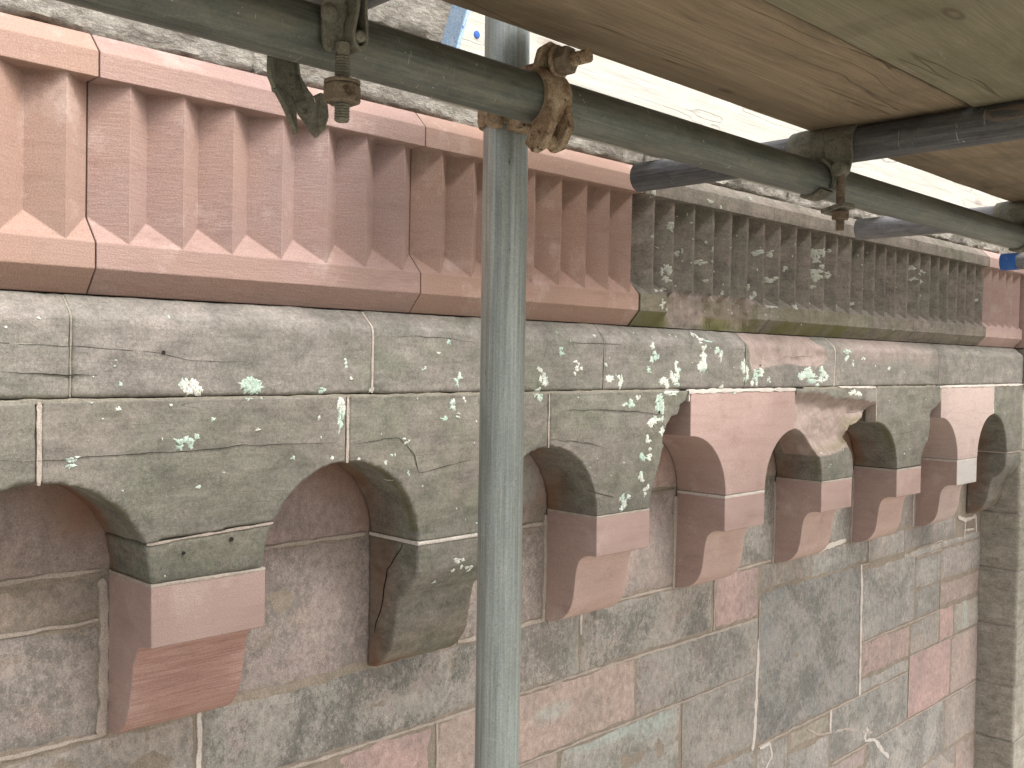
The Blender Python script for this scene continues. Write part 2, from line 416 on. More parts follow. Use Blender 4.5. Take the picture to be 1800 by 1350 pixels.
def pdist(x, z, P):
    d = 9
    for i in range(len(P)):
        ax, az = P[i-1]; bx, bz = P[i]; dx, dz = bx-ax, bz-az
        t = max(0, min(1, ((x-ax)*dx+(z-az)*dz)/(dx*dx+dz*dz+1e-12)))
        d = min(d, sqrt((x-ax-t*dx)**2+(z-az-t*dz)**2))
    return d
def weather(me, amp=.0012, sc=22, seed=0, spalls=(), attrs=None, chips=.0):
    """push vertices by noise; spalls = [(polygon XZ, depth)], faces inside get the 'fresh' attribute"""
    me.update(); n = len(me.vertices)
    fresh = [0.]*n
    nrm = [v.normal.copy() for v in me.vertices]
    for i, v in enumerate(me.vertices):
        c = v.co; N = nrm[i]
        d = amp*fbm(c.x*sc+seed, c.y*sc, c.z*sc*1.3, 3) + amp*.5*noise.noise(Vector((c.x*90+seed, c.y*90, c.z*90)))
        if chips:
            q = fbm(c.x*14+seed*3, c.y*14+5, c.z*14, 2)
            if q > .45: d -= chips*(q-.45)
        p = c + N*d
        for P, dep in spalls:
            jx = .004*fbm(c.x*24, 3, c.z*24, 3); jz = .004*fbm(c.x*24, 9, c.z*24, 3)
            if c.y < .1 and inpoly(c.x+jx, c.z+jz, P):
                t = min(1, pdist(c.x+jx, c.z+jz, P)/.035); t = t*(2-t)
                dd = dep*t*(.75+.30*noise.noise(Vector((c.x*13, 1, c.z*15)))) + .0022*fbm(c.x*40, 2, c.z*55, 3)
                p.y += max(0, dd)*max(0, 1-c.y/.1); fresh[i] = 1.
        v.co = p
    def put(name, vals):
        at = me.attributes.new(name, 'FLOAT', 'POINT'); at.data.foreach_set('value', vals)
    if any(fresh): put('fresh', fresh)
    if attrs:
        for nm, fn in attrs.items(): put(nm, [min(1, max(0, fn(v.co))) for v in me.vertices])
    me.update(); return me

def slab(name, x0, x1, z0, z1, yf, yb, mat, parent, step=.012, r=.004, amp=.0012, jit=.0022, seed=0, label=None, attrs=None, colr=None, quad=None):
    """a squared stone facing -Y: gridded face with softened, slightly wandering arrises, and its sides"""
    nx = max(3, int((x1-x0)/step)); nz = max(3, int((z1-z0)/step)); vs = []; fs = []
    for j in range(nz+1):
        for i in range(nx+1):
            a, b = i/nx, j/nz
            x = x0+(x1-x0)*a; z = z0+(z1-z0)*b
            e = min((x-x0), (x1-x), (z-z0), (z1-z)) if min(a, b, 1-a, 1-b) > 0 else 0
            y = yf + amp*1.6*fbm(x*11+seed, 2, z*13, 4)
            if e < r: y += r*(1-sqrt(max(0, 1-(1-e/r)**2)))
            xx = x + (jit*fbm(seed, 7, z*34, 3) if a in (0, 1) else 0); zz = z + (jit*fbm(x*34, 3, seed, 3) if b in (0, 1) else 0)
            vs.append((xx, y, zz))
    W = nx+1
    for j in range(nz):
        for i in range(nx): fs.append([j*W+i, j*W+i+1, (j+1)*W+i+1, (j+1)*W+i])
    ring = [i for i in range(W)] + [j*W+nx for j in range(1, nz+1)] + [nz*W+i for i in range(nx-1, -1, -1)] + [j*W for j in range(nz-1, 0, -1)]
    base = len(vs)
    for q in ring: vs.append((vs[q][0], yb, vs[q][2]))
    R = len(ring)
    for q in range(R): fs.append([ring[q], base+q, base+(q+1) % R, ring[(q+1) % R]])
    me = mesh(name, vs, fs, 50)
    if attrs:
        for nm, fn in attrs.items():
            at = me.attributes.new(nm, 'FLOAT', 'POINT'); at.data.foreach_set('value', [min(1, max(0, fn(v.co))) for v in me.vertices])
    o = part(name, me, mat, parent, label)
    if colr: o.color = colr
    return o

def cyl(p0, p1, r0, r1=None, seg=32, cap=True):
    p0, p1 = Vector(p0), Vector(p1); r1 = r0 if r1 is None else r1
    d = (p1-p0).normalized(); a = d.orthogonal().normalized(); b = d.cross(a)
    vs = []
    for p, r in ((p0, r0), (p1, r1)):
        for i in range(seg): t = 2*pi*i/seg; vs.append(p+a*cos(t)*r+b*sin(t)*r)
    fs = [[i, (i+1) % seg, seg+(i+1) % seg, seg+i] for i in range(seg)]
    if cap: fs += [list(range(seg)), list(range(2*seg-1, seg-1, -1))]
    return vs, fs
def revolve(p0, d, prof, seg=20):
    """solid of revolution: prof = [(t along d, radius)]"""
    p0 = Vector(p0); d = Vector(d).normalized(); a = d.orthogonal().normalized(); b = d.cross(a); vs = []; fs = []
    for t, r in prof:
        for i in range(seg): q = 2*pi*i/seg; vs.append(p0+d*t+(a*cos(q)+b*sin(q))*r)
    for j in range(len(prof)-1):
        for i in range(seg): fs.append([j*seg+i, j*seg+(i+1) % seg, (j+1)*seg+(i+1) % seg, (j+1)*seg+i])
    fs += [list(range(seg)), list(range(len(vs)-1, len(vs)-seg-1, -1))]
    return vs, fs
def threaded(p0, d, L, r, pitch=.0022, seg=18, head=0, tip=.001):
    prof = []; t = 0
    if head: prof += [(0, r*.95), (head, r*.95)]; t = head
    while t < L-tip:
        prof += [(t, r*.86), (t+pitch*.5, r)]; t += pitch
    prof += [(L, r*.8)]
    return revolve(p0, d, prof, seg)
def hexnut(p0, d, L, R, ch=.0012):
    p0 = Vector(p0); d = Vector(d).normalized(); a = d.orthogonal().normalized(); b = d.cross(a); vs = []; fs = []
    for t, r in ((0, R-ch), (ch, R), (L-ch, R), (L, R-ch)):
        for i in range(6): q = 2*pi*i/6+.3; vs.append(p0+d*t+(a*cos(q)+b*sin(q))*r)
    for j in range(3):
        for i in range(6): fs.append([j*6+i, j*6+(i+1) % 6, (j+1)*6+(i+1) % 6, (j+1)*6+i])
    fs += [list(range(6)), list(range(23, 17, -1))]
    return vs, fs
def arc_band(c, axis, rad, th, a0, a1, wprof, seg=24, lumpy=.0):
    """curved strap round an axis. wprof(t)->(w0,w1) extents along the axis at arc fraction t. angles: X axis: 0=+Y 90=+Z; Y axis: 0=+X 90=+Z; Z axis: 0=+X 90=+Y"""
    c = Vector(c); A, U, V = {'X': ((1, 0, 0), (0, 1, 0), (0, 0, 1)), 'Y': ((0, 1, 0), (1, 0, 0), (0, 0, 1)), 'Z': ((0, 0, 1), (1, 0, 0), (0, 1, 0))}[axis]
    A, U, V = Vector(A), Vector(U), Vector(V); vs = []; fs = []; nw = 6
    for i in range(seg+1):
        t = i/seg; q = radians(a0+(a1-a0)*t); dr = U*cos(q)+V*sin(q); w0, w1 = wprof(t)
        for k_ in range(nw+1):
            s = w0+(w1-w0)*k_/nw
            rib = .0016*(1 if k_ in (0, nw) else 0)
            vs.append(c+A*s+dr*(rad+th-rib))
        for k_ in range(nw+1):
            s = w0+(w1-w0)*(nw-k_)/nw
            vs.append(c+A*s+dr*rad)
    n = 2*(nw+1)
    for i in range(seg):
        for k_ in range(n): fs.append([i*n+k_, i*n+(k_+1) % n, (i+1)*n+(k_+1) % n, (i+1)*n+k_])
    fs += [list(range(n)), list(range(seg*n+n-1, seg*n-1, -1))]
    return vs, fs
def boxv(c, h, R=None):
    c = Vector(c); vs = []
    for s in ((-1, -1, -1), (1, -1, -1), (1, 1, -1), (-1, 1, -1), (-1, -1, 1), (1, -1, 1), (1, 1, 1), (-1, 1, 1)):
        v = Vector((s[0]*h[0], s[1]*h[1], s[2]*h[2]))
        if R is not None: v = R @ v
        vs.append(c+v)
    return vs, [[0, 3, 2, 1], [4, 5, 6, 7], [0, 1, 5, 4], [1, 2, 6, 5], [2, 3, 7, 6], [3, 0, 4, 7]]
def join(*parts):
    vs, fs = [], []
    for a, b in parts:
        o = len(vs); vs += list(a); fs += [[i+o for i in f] for f in b]
    return vs, fs
def poly_plate(pts, n, th):
    """flat plate from a 3D outline, given thickness along n"""
    n = Vector(n).normalized()*th; m = len(pts); P = [Vector(p) for p in pts]
    return [p for p in P]+[p+n for p in P], [list(range(m)), list(range(2*m-1, m-1, -1))]+[[i, (i+1) % m, m+(i+1) % m, m+i] for i in range(m)]

# ------------------------------------------------------------------ ground
def ground():
    n = 40; vs = []; fs = []
    rad = [0, 3, 8, 20, 50, 150, 500, 1800]
    seg = 40
    vs.append((0, -20, -5.0))
    for r in rad[1:]:
        for i in range(seg): q = 2*pi*i/seg; vs.append((r*cos(q), -20+r*sin(q), -5.0+.04*fbm(r*cos(q)*.3, r*sin(q)*.3, 0)))
    for i in range(seg): fs.append([0, 1+i, 1+(i+1) % seg])
    for j in range(len(rad)-2):
        for i in range(seg): fs.append([1+j*seg+i, 1+(j+1)*seg+i, 1+(j+1)*seg+(i+1) % seg, 1+j*seg+(i+1) % seg])
    k = NT('gravel_path'); g = k.noise(k.map((1, 1, 1)), 40, 5, .7); a = k.noise(k.map((1, 1, 1)), .4, 3, .5)
    c = k.mix(k.rng(g, .35, .65), (.24, .22, .19), (.40, .365, .32)); c = k.mix(k.rng(a, .4, .6, 0, .5), c, (.14, .155, .09))
    m = k.fin(c, .95, k.bump(g, .02, .5))
    o = part('ground', mesh('ground', vs, fs), m); o['kind'] = 'structure'
ground()

# ------------------------------------------------------------------ the wall
wall = empty('stone_wall', (1.6, .13, -5.0), 'red and grey sandstone church wall with fluted frieze, round arched corbel table and patched new stones', 'wall')
BV = []          # wall meshes lichen can sit on

C0, PT = .426, .4348
crown = lambda k: C0+PT*k
RA = .136
ZS = -.287      # springing
def arc_r(k, n=14):   # right half of arch k, crown -> springing
    c = crown(k); return [(c+RA*sin(t), ZS+RA*cos(t)) for t in [pi/2*i/n for i in range(n+1)]]
def arc_l(k, n=14):   # left half of arch k, springing -> crown
    c = crown(k); return [(c-RA*cos(t), ZS+RA*sin(t)) for t in [pi/2*i/n for i in range(n+1)]]
def dens(pts, step=.012):
    out = []
    for i in range(len(pts)):
        a, b = pts[i], pts[(i+1) % len(pts)]; n = max(1, int(sqrt((a[0]-b[0])**2+(a[1]-b[1])**2)/step))
        out += [(a[0]+(b[0]-a[0])*j/n, a[1]+(b[1]-a[1])*j/n) for j in range(n)]
    return out
G = .0014
ZT = -.0545
def arch_outline(k, zb=-.2905, left=None, right=None, gl=G, gr=G):
    L = arc_r(k); R = arc_l(k+1)
    L[0] = (L[0][0]+gl, L[0][1]); R[-1] = (R[-1][0]-gr, R[-1][1])
    lo = [(crown(k)+gl, ZT)] + (left if left is not None else L) + [(crown(k)+RA, zb)]
    ro = [(crown(k+1)-RA, zb)] + R + [(crown(k+1)-gr, ZT)] if right is None else right
    return lo+ro
def add_old(name, pts, y0, y1, mat, voxel=.005, seed=0, spalls=(), attrs=None, amp=.0012, label=None, parent=wall, chips=0.):
    vs, fs = extrude_xz(pts, y0, y1)
    me = mesh(name, vs, fs); me = remesh(me, voxel)
    weather(me, amp, 22, seed, spalls, attrs, chips)
    o = part(name, me, mat, parent, label); BV.append(o); return o

def fluff(c0, rx, rz, cx, cz):   # soft elliptical mask
    return max(0, 1-((c0.x-cx)/rx)**2-((c0.z-cz)/rz)**2)
def soff(co):     # rusty damp film on the soffit and reveals, deep inside the arch
    return max(0, min(1, (co.y-.045)/.05))*.75*(.6+.8*fbm(co.x*9, co.y*20, co.z*9, 3))
AT = {'rusty': soff, 'moss': lambda co: max(0, .9-abs(co.y-.012)/.014)*.8*(1 if co.z > -.27 and co.z < -.13 else 0)*max(0, min(1, .6+1.6*fbm(co.x*7, 1, co.z*7, 2)))}

# S-1, S0 (upper stone + springer), S1
for kk in (-3, -2, -1):
    add_old('arch_stone', arch_outline(kk), .0, .1285, MT['old'], seed=kk*3.1, attrs=AT, voxel=.007)
o0 = arch_outline(0); bed0 = [(0, 0)]
up = [p for p in o0 if p[1] > -.2305]; lo = [p for p in o0 if p[1] < -.2365]
# split S0 at its crooked bed
L0, R0 = arc_r(0), arc_l(1)
zl, zr = -.236, -.2275
upo = [(crown(0)+G, ZT)] + [(x+(G if i == 0 else 0), z) for i, (x, z) in enumerate(L0) if z > zl+.003] + [(crown(0)+.1285, zl), (crown(0)+.22, -.2305), (crown(1)-.1225, zr)] + [(x-(G if z > -.1511 else 0), z) for x, z in R0 if z > zr+.003] + [(crown(1)-G, ZT)]
loo = [(crown(0)+.1285, zl)] + [(x, z) for x, z in L0 if z < zl-.004] + [(crown(0)+RA, -.2902), (crown(1)-RA, -.2902)] + [(x, z) for x, z in R0 if z < zr-.004] + [(crown(1)-.1225, zr), (crown(0)+.22, -.2305)]
add_old('arch_stone', upo, .0, .1285, MT['old'], seed=1.3, attrs=AT, amp=.0010)
add_old('arch_stone', loo, .0012, .1285, MT['old'], seed=4.4, attrs=AT, amp=.0010)
add_old('arch_stone', arch_outline(1, -.2865), .0, .1285, MT['old'], seed=8.2, attrs=AT, amp=.0010)
# S2 broken along its right side
brk = [(1.594, -.2890), (1.597, -.262), (1.608, -.240), (1.617, -.216), (1.631, -.184), (1.637, -.166), (1.633, -.148), (1.642, -.136), (1.650, -.118), (1.663, -.108), (1.678, -.106), (1.687, -.099), (1.690, -.084), (1.703, -.080), (1.712, -.074), (1.720, -.0605), (1.7215, ZT)]
add_old('arch_stone', arch_outline(2, right=brk), .0, .1285, MT['old'], seed=11.7, attrs=AT, voxel=.004, label='weathered arch stone with its right edge broken off ragged')
# S3 new T-shaped stone
def add_new(name, pts, y0, y1, mat, label=None, plane='xz', x0=0, x1=0, bw=.0012):
    vs, fs = extrude_xz(pts, y0, y1) if plane == 'xz' else extrude_yz(pts, x0, x1)
    me = mesh(name, vs, fs, 28); o = part(name, me, mat, wall, label); bevel(o, bw, 2, 28); BV.append(o); return o
def new_arch(k, mat, label, zt=-.0600, zb=-.2862):
    L, R = arc_r(k, 24), arc_l(k+1, 24)
    L = [(x, z) for x, z in L]; R = [(x, z) for x, z in R]
    L[0] = (crown(k)-.002, L[0][1]); R[-1] = (crown(k+1)-.0075, R[-1][1])
    pts = [(crown(k)-.002, zt)]+L[:-1]+[(crown(k)+RA, zb), (crown(k+1)-RA, zb)]+R[1:]+[(crown(k+1)-.0075, zt)]
    return add_new('arch_stone', pts, -.001, .1285, mat, label)
new_arch(3, MT['new_block'], 'newly cut pink arch stone')
# S4 spalled face
s4 = [(2.1665, ZT)] + [(x, z) for x, z in arc_r(4)[:]] + [(crown(4)+RA, -.2905), (2.466, -.2905), (2.470, -.262), (2.461, -.226), (2.437, -.203), (2.434, -.180), (2.449, -.158), (2.476, -.153), (2.503, -.146), (2.535, -.135), (2.562, -.122), (2.585, -.110), (2.596, -.101), (2.5975, ZT)]
s4[1] = (2.1665, s4[1][1])
sp4 = [(2.13, -.066), (2.307, -.067), (2.345, -.078), (2.383, -.081), (2.45, -.083), (2.53, -.090), (2.60, -.099), (2.62, -.13), (2.45, -.16), (2.436, -.207), (2.344, -.224), (2.285, -.227), (2.25, -.2), (2.13, -.16)]
add_old('arch_stone', s4, .0, .1285, MT['old'], seed=15.5, voxel=.004, spalls=[(sp4, .030)], attrs=AT, label='arch stone with its face spalled away to rough pinkish rock')
# S5 with lost corner
s5 = [(2.6015, ZT)] + [(x+(.0025 if i == 0 else 0), z) for i, (x, z) in enumerate(arc_r(5))] + [(crown(5)+RA, -.2865), (2.898, -.2865), (2.902, -.256), (2.925, -.226), (2.945, -.212), (2.952, -.185), (2.953, -.14), (2.966, -.127), (2.980, -.123), (2.994, -.118), (3.010, -.113), (3.0245, -.104), (3.0245, ZT)]
add_old('arch_stone', s5, .0, .1285, MT['old'], seed=19.1, voxel=.004, attrs=AT, label='green weathered arch stone chipped at its lower right corner')
new_arch(6, MT['new_pale'], 'pale new arch stone')
# S7 runs into the pier
s7 = [(3.4735, ZT)] + [(x+(.0025 if i == 0 else 0), z) for i, (x, z) in enumerate(arc_r(7))] + [(crown(7)+RA, -.2865), (3.7495, -.2865), (3.7495, ZT)]
add_old('arch_stone', s7, .0, .1285, MT['old'], seed=23.3, attrs=AT)

# corbels
prof_new = [(.129, -.2925), (0, -.2925), (0, -.3665), (.014, -.3665), (.026, -.3685), (.036, -.374), (.044, -.383), (.0485, -.396), (.0515, -.4150), (.0535, -.435), (.0565, -.455), (.0615, -.472), (.070, -.486), (.081, -.4965), (.094, -.504), (.110, -.5085), (.129, -.5105)]
prof_0 = [(.129, -.2925), (0, -.2925), (0, -.3705), (.026, -.3735), (.036, -.3785), (.044, -.389), (.0500, -.402), (.0545, -.425), (.058, -.445), (.0635, -.465), (.072, -.483), (.085, -.497), (.100, -.506), (.115, -.5095), (.129, -.5105)]
def corbel(mx, prof, mat, scrollmat, label, dz=0, gl=0, front=None):
    n = len(prof)
    vs, fs = extrude_yz([(y, z+dz) for y, z in prof], mx-.0815, mx+.0815)
    me = bpy.data.meshes.new('corbel'); me.from_pydata(vs, [], fs)
    bm = bmesh.new(); bm.from_mesh(me); bmesh.ops.recalc_face_normals(bm, faces=bm.faces)
    me.materials.append(mat); me.materials.append(scrollmat)
    for f in bm.faces:
        c = f.calc_center_median()
        f.material_index = 1 if (abs(f.normal.x) < .5 and c.z < -.367+dz and c.y < .128) else 0
        if front and f.normal.y < -.9 and c.y < .01: f.material_index = 2
    if front: me.materials.append(front)
    bm.to_mesh(me); bm.free(); me.shade_smooth(); me.set_sharp_from_angle(angle=radians(30))
    o = bpy.data.objects.new('corbel', me); link(o); o.parent = wall; o.matrix_parent_inverse = Matrix.Translation(-wall.location)
    if label: o['label'] = label
    bevel(o, .0016, 2, 32); BV.append(o); return o
mc = lambda k: crown(k)+PT/2
corbel(mc(0), prof_0, MT['new_block'], MT['new_comb'], 'new pink corbel with horizontally combed curved underside')
for k_ in (2, 3, 4, 5): corbel(mc(k_), prof_new, MT['new_block'], MT['new_scroll'], 'new smooth pink corbel')
corbel(mc(6), prof_new, MT['new_block'], MT['new_pale'], 'new corbel with whitish block face', front=MT['new_white'])
prof_old = [(.129, -.2905), (.001, -.2905), (.002, -.334), (.007, -.345), (.023, -.367), (.044, -.382), (.0515, -.398), (.053, -.4156), (.058, -.440), (.0645, -.462), (.073, -.478), (.083, -.492), (.106, -.507), (.129, -.511)]
def old_corbel(x0, x1, seed, label=None, attrs=None):
    vs, fs = extrude_yz(prof_old, x0, x1); me = remesh(mesh('corbel', vs, fs), .004)
    weather(me, .0013, 22, seed, attrs=attrs or AT); o = part('corbel', me, MT['old'], wall, label); BV.append(o); return o
old_corbel(mc(1)-.0805, mc(1)+.083, 31, 'old weathered corbel with a long crack down its side')
old_corbel(3.6065, 3.7495, 37, 'old weathered half corbel dying into the pier')
for k_ in (-1, -2, -3): old_corbel(mc(k_)-.081, mc(k_)+.081, 40+k_)

# crack on the old corbel side face
def crackmesh(name, pts, w, nrm):
    P = [Vector(p) for p in pts]; n = Vector(nrm); vs = []; fs = []
    for i, p in enumerate(P):
        d = (P[min(i+1, len(P)-1)]-P[max(0, i-1)]).normalized(); s = d.cross(n).normalized()
        ww = w*(.25+.75*sin(pi*min(1, max(0, (i+.3)/(len(P)-.4)))))*random.uniform(.7, 1.2)
        vs += [p-s*ww, p+s*ww]
    for i in range(len(P)-1): fs.append([2*i, 2*i+1, 2*i+3, 2*i+2])
    vs2 = [v-n*.001 for v in vs]; m = len(vs)
    fs2 = [[a+m for a in f[::-1]] for f in fs]
    o = part(name, mesh(name, vs+vs2, fs+fs2), MT['crack'], wall); return o
xf = mc(1)-.0805
cp = [(.038, -.293), (.046, -.306), (.056, -.316), (.068, -.332), (.078, -.342), (.080, -.356), (.086, -.374), (.088, -.392), (.094, -.412), (.101, -.425), (.106, -.435), (.110, -.452)]
crackmesh('crack', [(xf-.0016, y, z) for y, z in cp], .0011, (-1, 0, 0))

for P_ in ([(0.3831, -0.122), (0.4199, -0.1242), (0.4785, -0.1217), (0.5861, -0.122), (0.6912, -0.1185), (0.8488, -0.1212)],
 [(0.2, .013), (0.3827, 0.0118), (0.4645, 0.011), (0.5701, 0.004), (0.6107, -0.0042), (0.7518, -0.0081)],
 [(0.9107, 0.0352), (1.0203, 0.0375), (1.1214, 0.0309)],
 [(1.341, -0.0864), (1.4371, -0.0877), (1.5517, -0.0949), (1.6573, -0.1057)],
 [(1.2982, -0.1382), (1.3977, -0.148), (1.4711, -0.1645)],
 [(1.3967, -0.2357), (1.4944, -0.2601)],
 [(0.8712, -0.1256), (0.9543, -0.1183), (0.9863, -0.1481), (0.9948, -0.1772), (1.0722, -0.1668), (1.1199, -0.1604)],
 [(0.3828, -0.021), (0.5053, -0.0241)], [(1.3442, 0.0363), (1.5089, 0.0359)], [(2.42, -.12), (2.50, -.118)], [(2.66, -.19), (2.78, -.186), (2.9, -.178)], [(2.62, -.235), (2.74, -.231)], [(2.1, .02), (2.25, .024)]):
    pp = []
    for i in range(len(P_)-1):
        (a0, b0), (a1, b1) = P_[i], P_[i+1]; q = max(2, int(abs(a1-a0)/.012))
        pp += [(a0+(a1-a0)*j/q, -.0012 if b0 < -.05 else -.0002, b0+(b1-b0)*j/q+.0022*fbm((a0+(a1-a0)*j/q)*30, b0, 1, 3)) for j in range(q)]
    crackmesh('crack', pp, random.uniform(.0003, .0006), (0, -1, 0))

# string course
def string_stone(x0, x1, seed, spalls=(), label=None, pinkish=None):
    prof = [(.128, -.0515), (.0, -.0515), (-.0012, .0), (-.0012, .040), (.001, .047), (.006, .053), (.029, .0735), (.128, .0735)]
    prof = [(y_+(.0014 if y_ < .0275 else 0), z_) for y_, z_ in prof]
    vs, fs = extrude_yz(prof, x0+.0003, x1-.0003); me = remesh(mesh('string_course_stone', vs, fs), .004)
    att = {'fresh': pinkish} if pinkish else None
    weather(me, .0011, 20, seed, spalls, att)
    o = part('string_course_stone', me, MT['old_string'], wall, label); BV.append(o)
for i, (a, b) in enumerate([(-1.15, -.45), (-.45, .461), (.461, .9045), (.9045, 1.445), (1.445, 1.939)]): string_stone(a, b, 50+i*3)
sps = [(1.90, .09), (1.944, .05), (1.957, .002), (1.968, -.014), (2.021, -.005), (2.06, .0), (2.11, .004), (2.19, .001), (2.263, -.002), (2.30, .008), (2.318, .022), (2.30, .04), (2.272, .062), (2.25, .09)]
string_stone(1.939, 2.357, 70, [(sps, .009)], 'string course stone with a pinkish spalled hollow')
def pk(co): return max(0, .75*fluff(co, .28, .06, 2.62, .06)) + .5*fluff(co, .12, .04, 2.9, .03)
string_stone(2.357, 3.016, 74, pinkish=pk, label='string course stone with a pinkish sloping top')
string_stone(3.016, 3.7495, 77)

# fluted frieze
def frieze(x0, x1, arr, mat, new=True, seed=0, label=None, lip_x1=None, d=.030, ybase=.004, broken=None, yoff=0.):
    """V-fluted course; arr = arris positions, a valley lies halfway between neighbours"""
    xs = []
    full = list(arr)
    pts = []       # (x, depth 0..1)
    if full:
        first = (full[0]-x0)
        if first > .05: pts.append((x0, .0))
        else: pts.append((x0, min(1, first/.035)))
        for i, a in enumerate(full):
            pts.append((a, 0.))
            if i+1 < len(full):
                m = a+(full[i+1]-a)*.5
                pts.append((m, 1.))
        last = x1-full[-1]
        if last > .002: pts.append((x1, min(1, last/.035)))
    sub = []
    for i in range(len(pts)-1):
        (a, da), (b, db) = pts[i], pts[i+1]; n = 1 if new else (5 if broken else 2)
        fr_ = [j/n for j in range(n)]
        if not new:
            q_ = .0016/max(.004, abs(b-a)); fr_ = sorted(set(fr_+[q_, 1-q_]))
        for q_ in fr_: sub.append((a+(b-a)*q_, da+(db-da)*q_))
    sub.append(pts[-1])
    rows = []
    for x, dp in sub:
        j = 0
        lipf, lipb, lipz0 = ybase, .030, .105
        if broken and broken[0] < x < broken[1]:
            t = min(1, (x-broken[0])/.03, (broken[1]-x)/.03)
            lipf += t*(.024+.012*noise.noise(Vector((x*40, 1, 0)))); 
        zt = .137 + .0325*dp
        yv = ybase + d*dp
        if broken and broken[0] < x < broken[1]:
            t = min(1, (x-broken[0])/.03, (broken[1]-x)/.03); zt = max(zt, .141+.010*t*(1+noise.noise(Vector((x*30, 0, 3)))))
        rows.append([(x, .128, .0752), (x, .031, .0752), (x, lipf, lipz0), (x, max(lipf, min(.03, lipf)), .1365), (x, max(yv, ybase), zt),
                     (x, ybase-.002+d*dp*1.0, .333 - .0*dp), (x, -.0035, .333 if dp > 0 else .3331), (x, -.0035, .3635), (x, .022, .3895), (x, .128, .3895)])
    m = len(rows[0]); vs = [(x, y+yoff, z) for r in rows for x, y, z in r]; fs = []
    for i in range(len(rows)-1):
        for k_ in range(m): fs.append([i*m+k_, i*m+(k_+1) % m, (i+1)*m+(k_+1) % m, (i+1)*m+k_])
    fs += [list(range(m)), list(range((len(rows)-1)*m+m-1, (len(rows)-1)*m-1, -1))]
    me = mesh('frieze_stone', vs, fs)
    bm = bmesh.new(); bm.from_mesh(me); bmesh.ops.remove_doubles(bm, verts=bm.verts, dist=.00005)
    bmesh.ops.triangulate(bm, faces=[f for f in bm.faces if len(f.verts) == 4]); (bmesh.ops.dissolve_limit(bm, angle_limit=.005, verts=bm.verts, edges=bm.edges) if new else None)
    bmesh.ops.recalc_face_normals(bm, faces=bm.faces); bm.to_mesh(me); bm.free()
    if not new:
        bm = bmesh.new(); bm.from_mesh(me)
        for _ in range(6):
            es = [e for e in bm.edges if e.calc_length() > .008 and min(v.co.y for v in e.verts) < .06]
            if not es: break
            bmesh.ops.subdivide_edges(bm, edges=es, cuts=1); bmesh.ops.triangulate(bm, faces=[f for f in bm.faces if len(f.verts) > 4])
        bm.to_mesh(me); bm.free(); me.shade_smooth(); me.set_sharp_from_angle(angle=radians(24))
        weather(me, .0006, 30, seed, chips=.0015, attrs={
            'moss': lambda co: (.9 if co.z < .104 else .35 if co.z < .14 else 0)*max(0, min(1, .75+1.2*fbm(co.x*9, co.y*9, 0, 2)))*(1 if co.x < 2.4 else max(.15, 1-(co.x-2.4)*2)),
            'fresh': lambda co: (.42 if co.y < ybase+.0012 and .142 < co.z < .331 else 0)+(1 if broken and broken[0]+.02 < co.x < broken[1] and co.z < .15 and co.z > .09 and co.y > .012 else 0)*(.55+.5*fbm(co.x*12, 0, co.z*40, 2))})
    if broken:
        for v in me.vertices:
            c = v.co
            if broken[0]-.01 < c.x < broken[1]+.01 and c.z < .150 and c.z > .082 and c.y < .06:
                e_ = min(1, (c.x-broken[0]+.01)/.03, (broken[1]+.01-c.x)/.03)
                c.y += e_*(.0075*fbm(c.x*26, 1, c.z*45, 4)+.003*abs(fbm(c.x*60, 4, c.z*90, 3))); c.z += e_*.004*fbm(c.x*30, 7, c.z*30, 3)
    o = part('frieze_stone', me, mat, wall, label)
    if new:
        bevel(o, .0011, 2, 20)
    BV.append(o); return o
J = .0009
frieze(-.62, .4915-J, [-.585, -.515, -.44, -.365, -.292, -.218, -.144, -.07, .005, .078, .152, .228, .303, .380, .4556], MT['new_orange'], label='orange pink new frieze stone')
frieze(.4915+J, .9985-J, [.532, .6026, .6724, .7475, .822, .8906, .9617], MT['new_pink'], label='purplish pink new frieze stone')
frieze(.9985+J, 1.553-J, [1.0389, 1.1067, 1.179, 1.251, 1.3203, 1.3905, 1.4562, 1.5235], MT['new_orange'], label='orange new frieze stone with dark streaks')
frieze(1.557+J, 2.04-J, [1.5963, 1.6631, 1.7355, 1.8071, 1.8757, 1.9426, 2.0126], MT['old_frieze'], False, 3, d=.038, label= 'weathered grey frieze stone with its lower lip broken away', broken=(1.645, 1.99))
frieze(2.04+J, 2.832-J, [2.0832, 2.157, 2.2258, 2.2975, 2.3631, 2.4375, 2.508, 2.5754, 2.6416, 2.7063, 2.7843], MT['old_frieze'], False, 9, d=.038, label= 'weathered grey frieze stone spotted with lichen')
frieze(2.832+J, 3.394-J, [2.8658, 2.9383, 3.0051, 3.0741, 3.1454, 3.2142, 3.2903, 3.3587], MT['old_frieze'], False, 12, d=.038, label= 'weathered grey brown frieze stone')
frieze(3.394+J, 3.742-J, [3.4299, 3.4924, 3.562, 3.6282, 3.7017], MT['new_block'], d=.036, label='new pink frieze stone beside the pier')

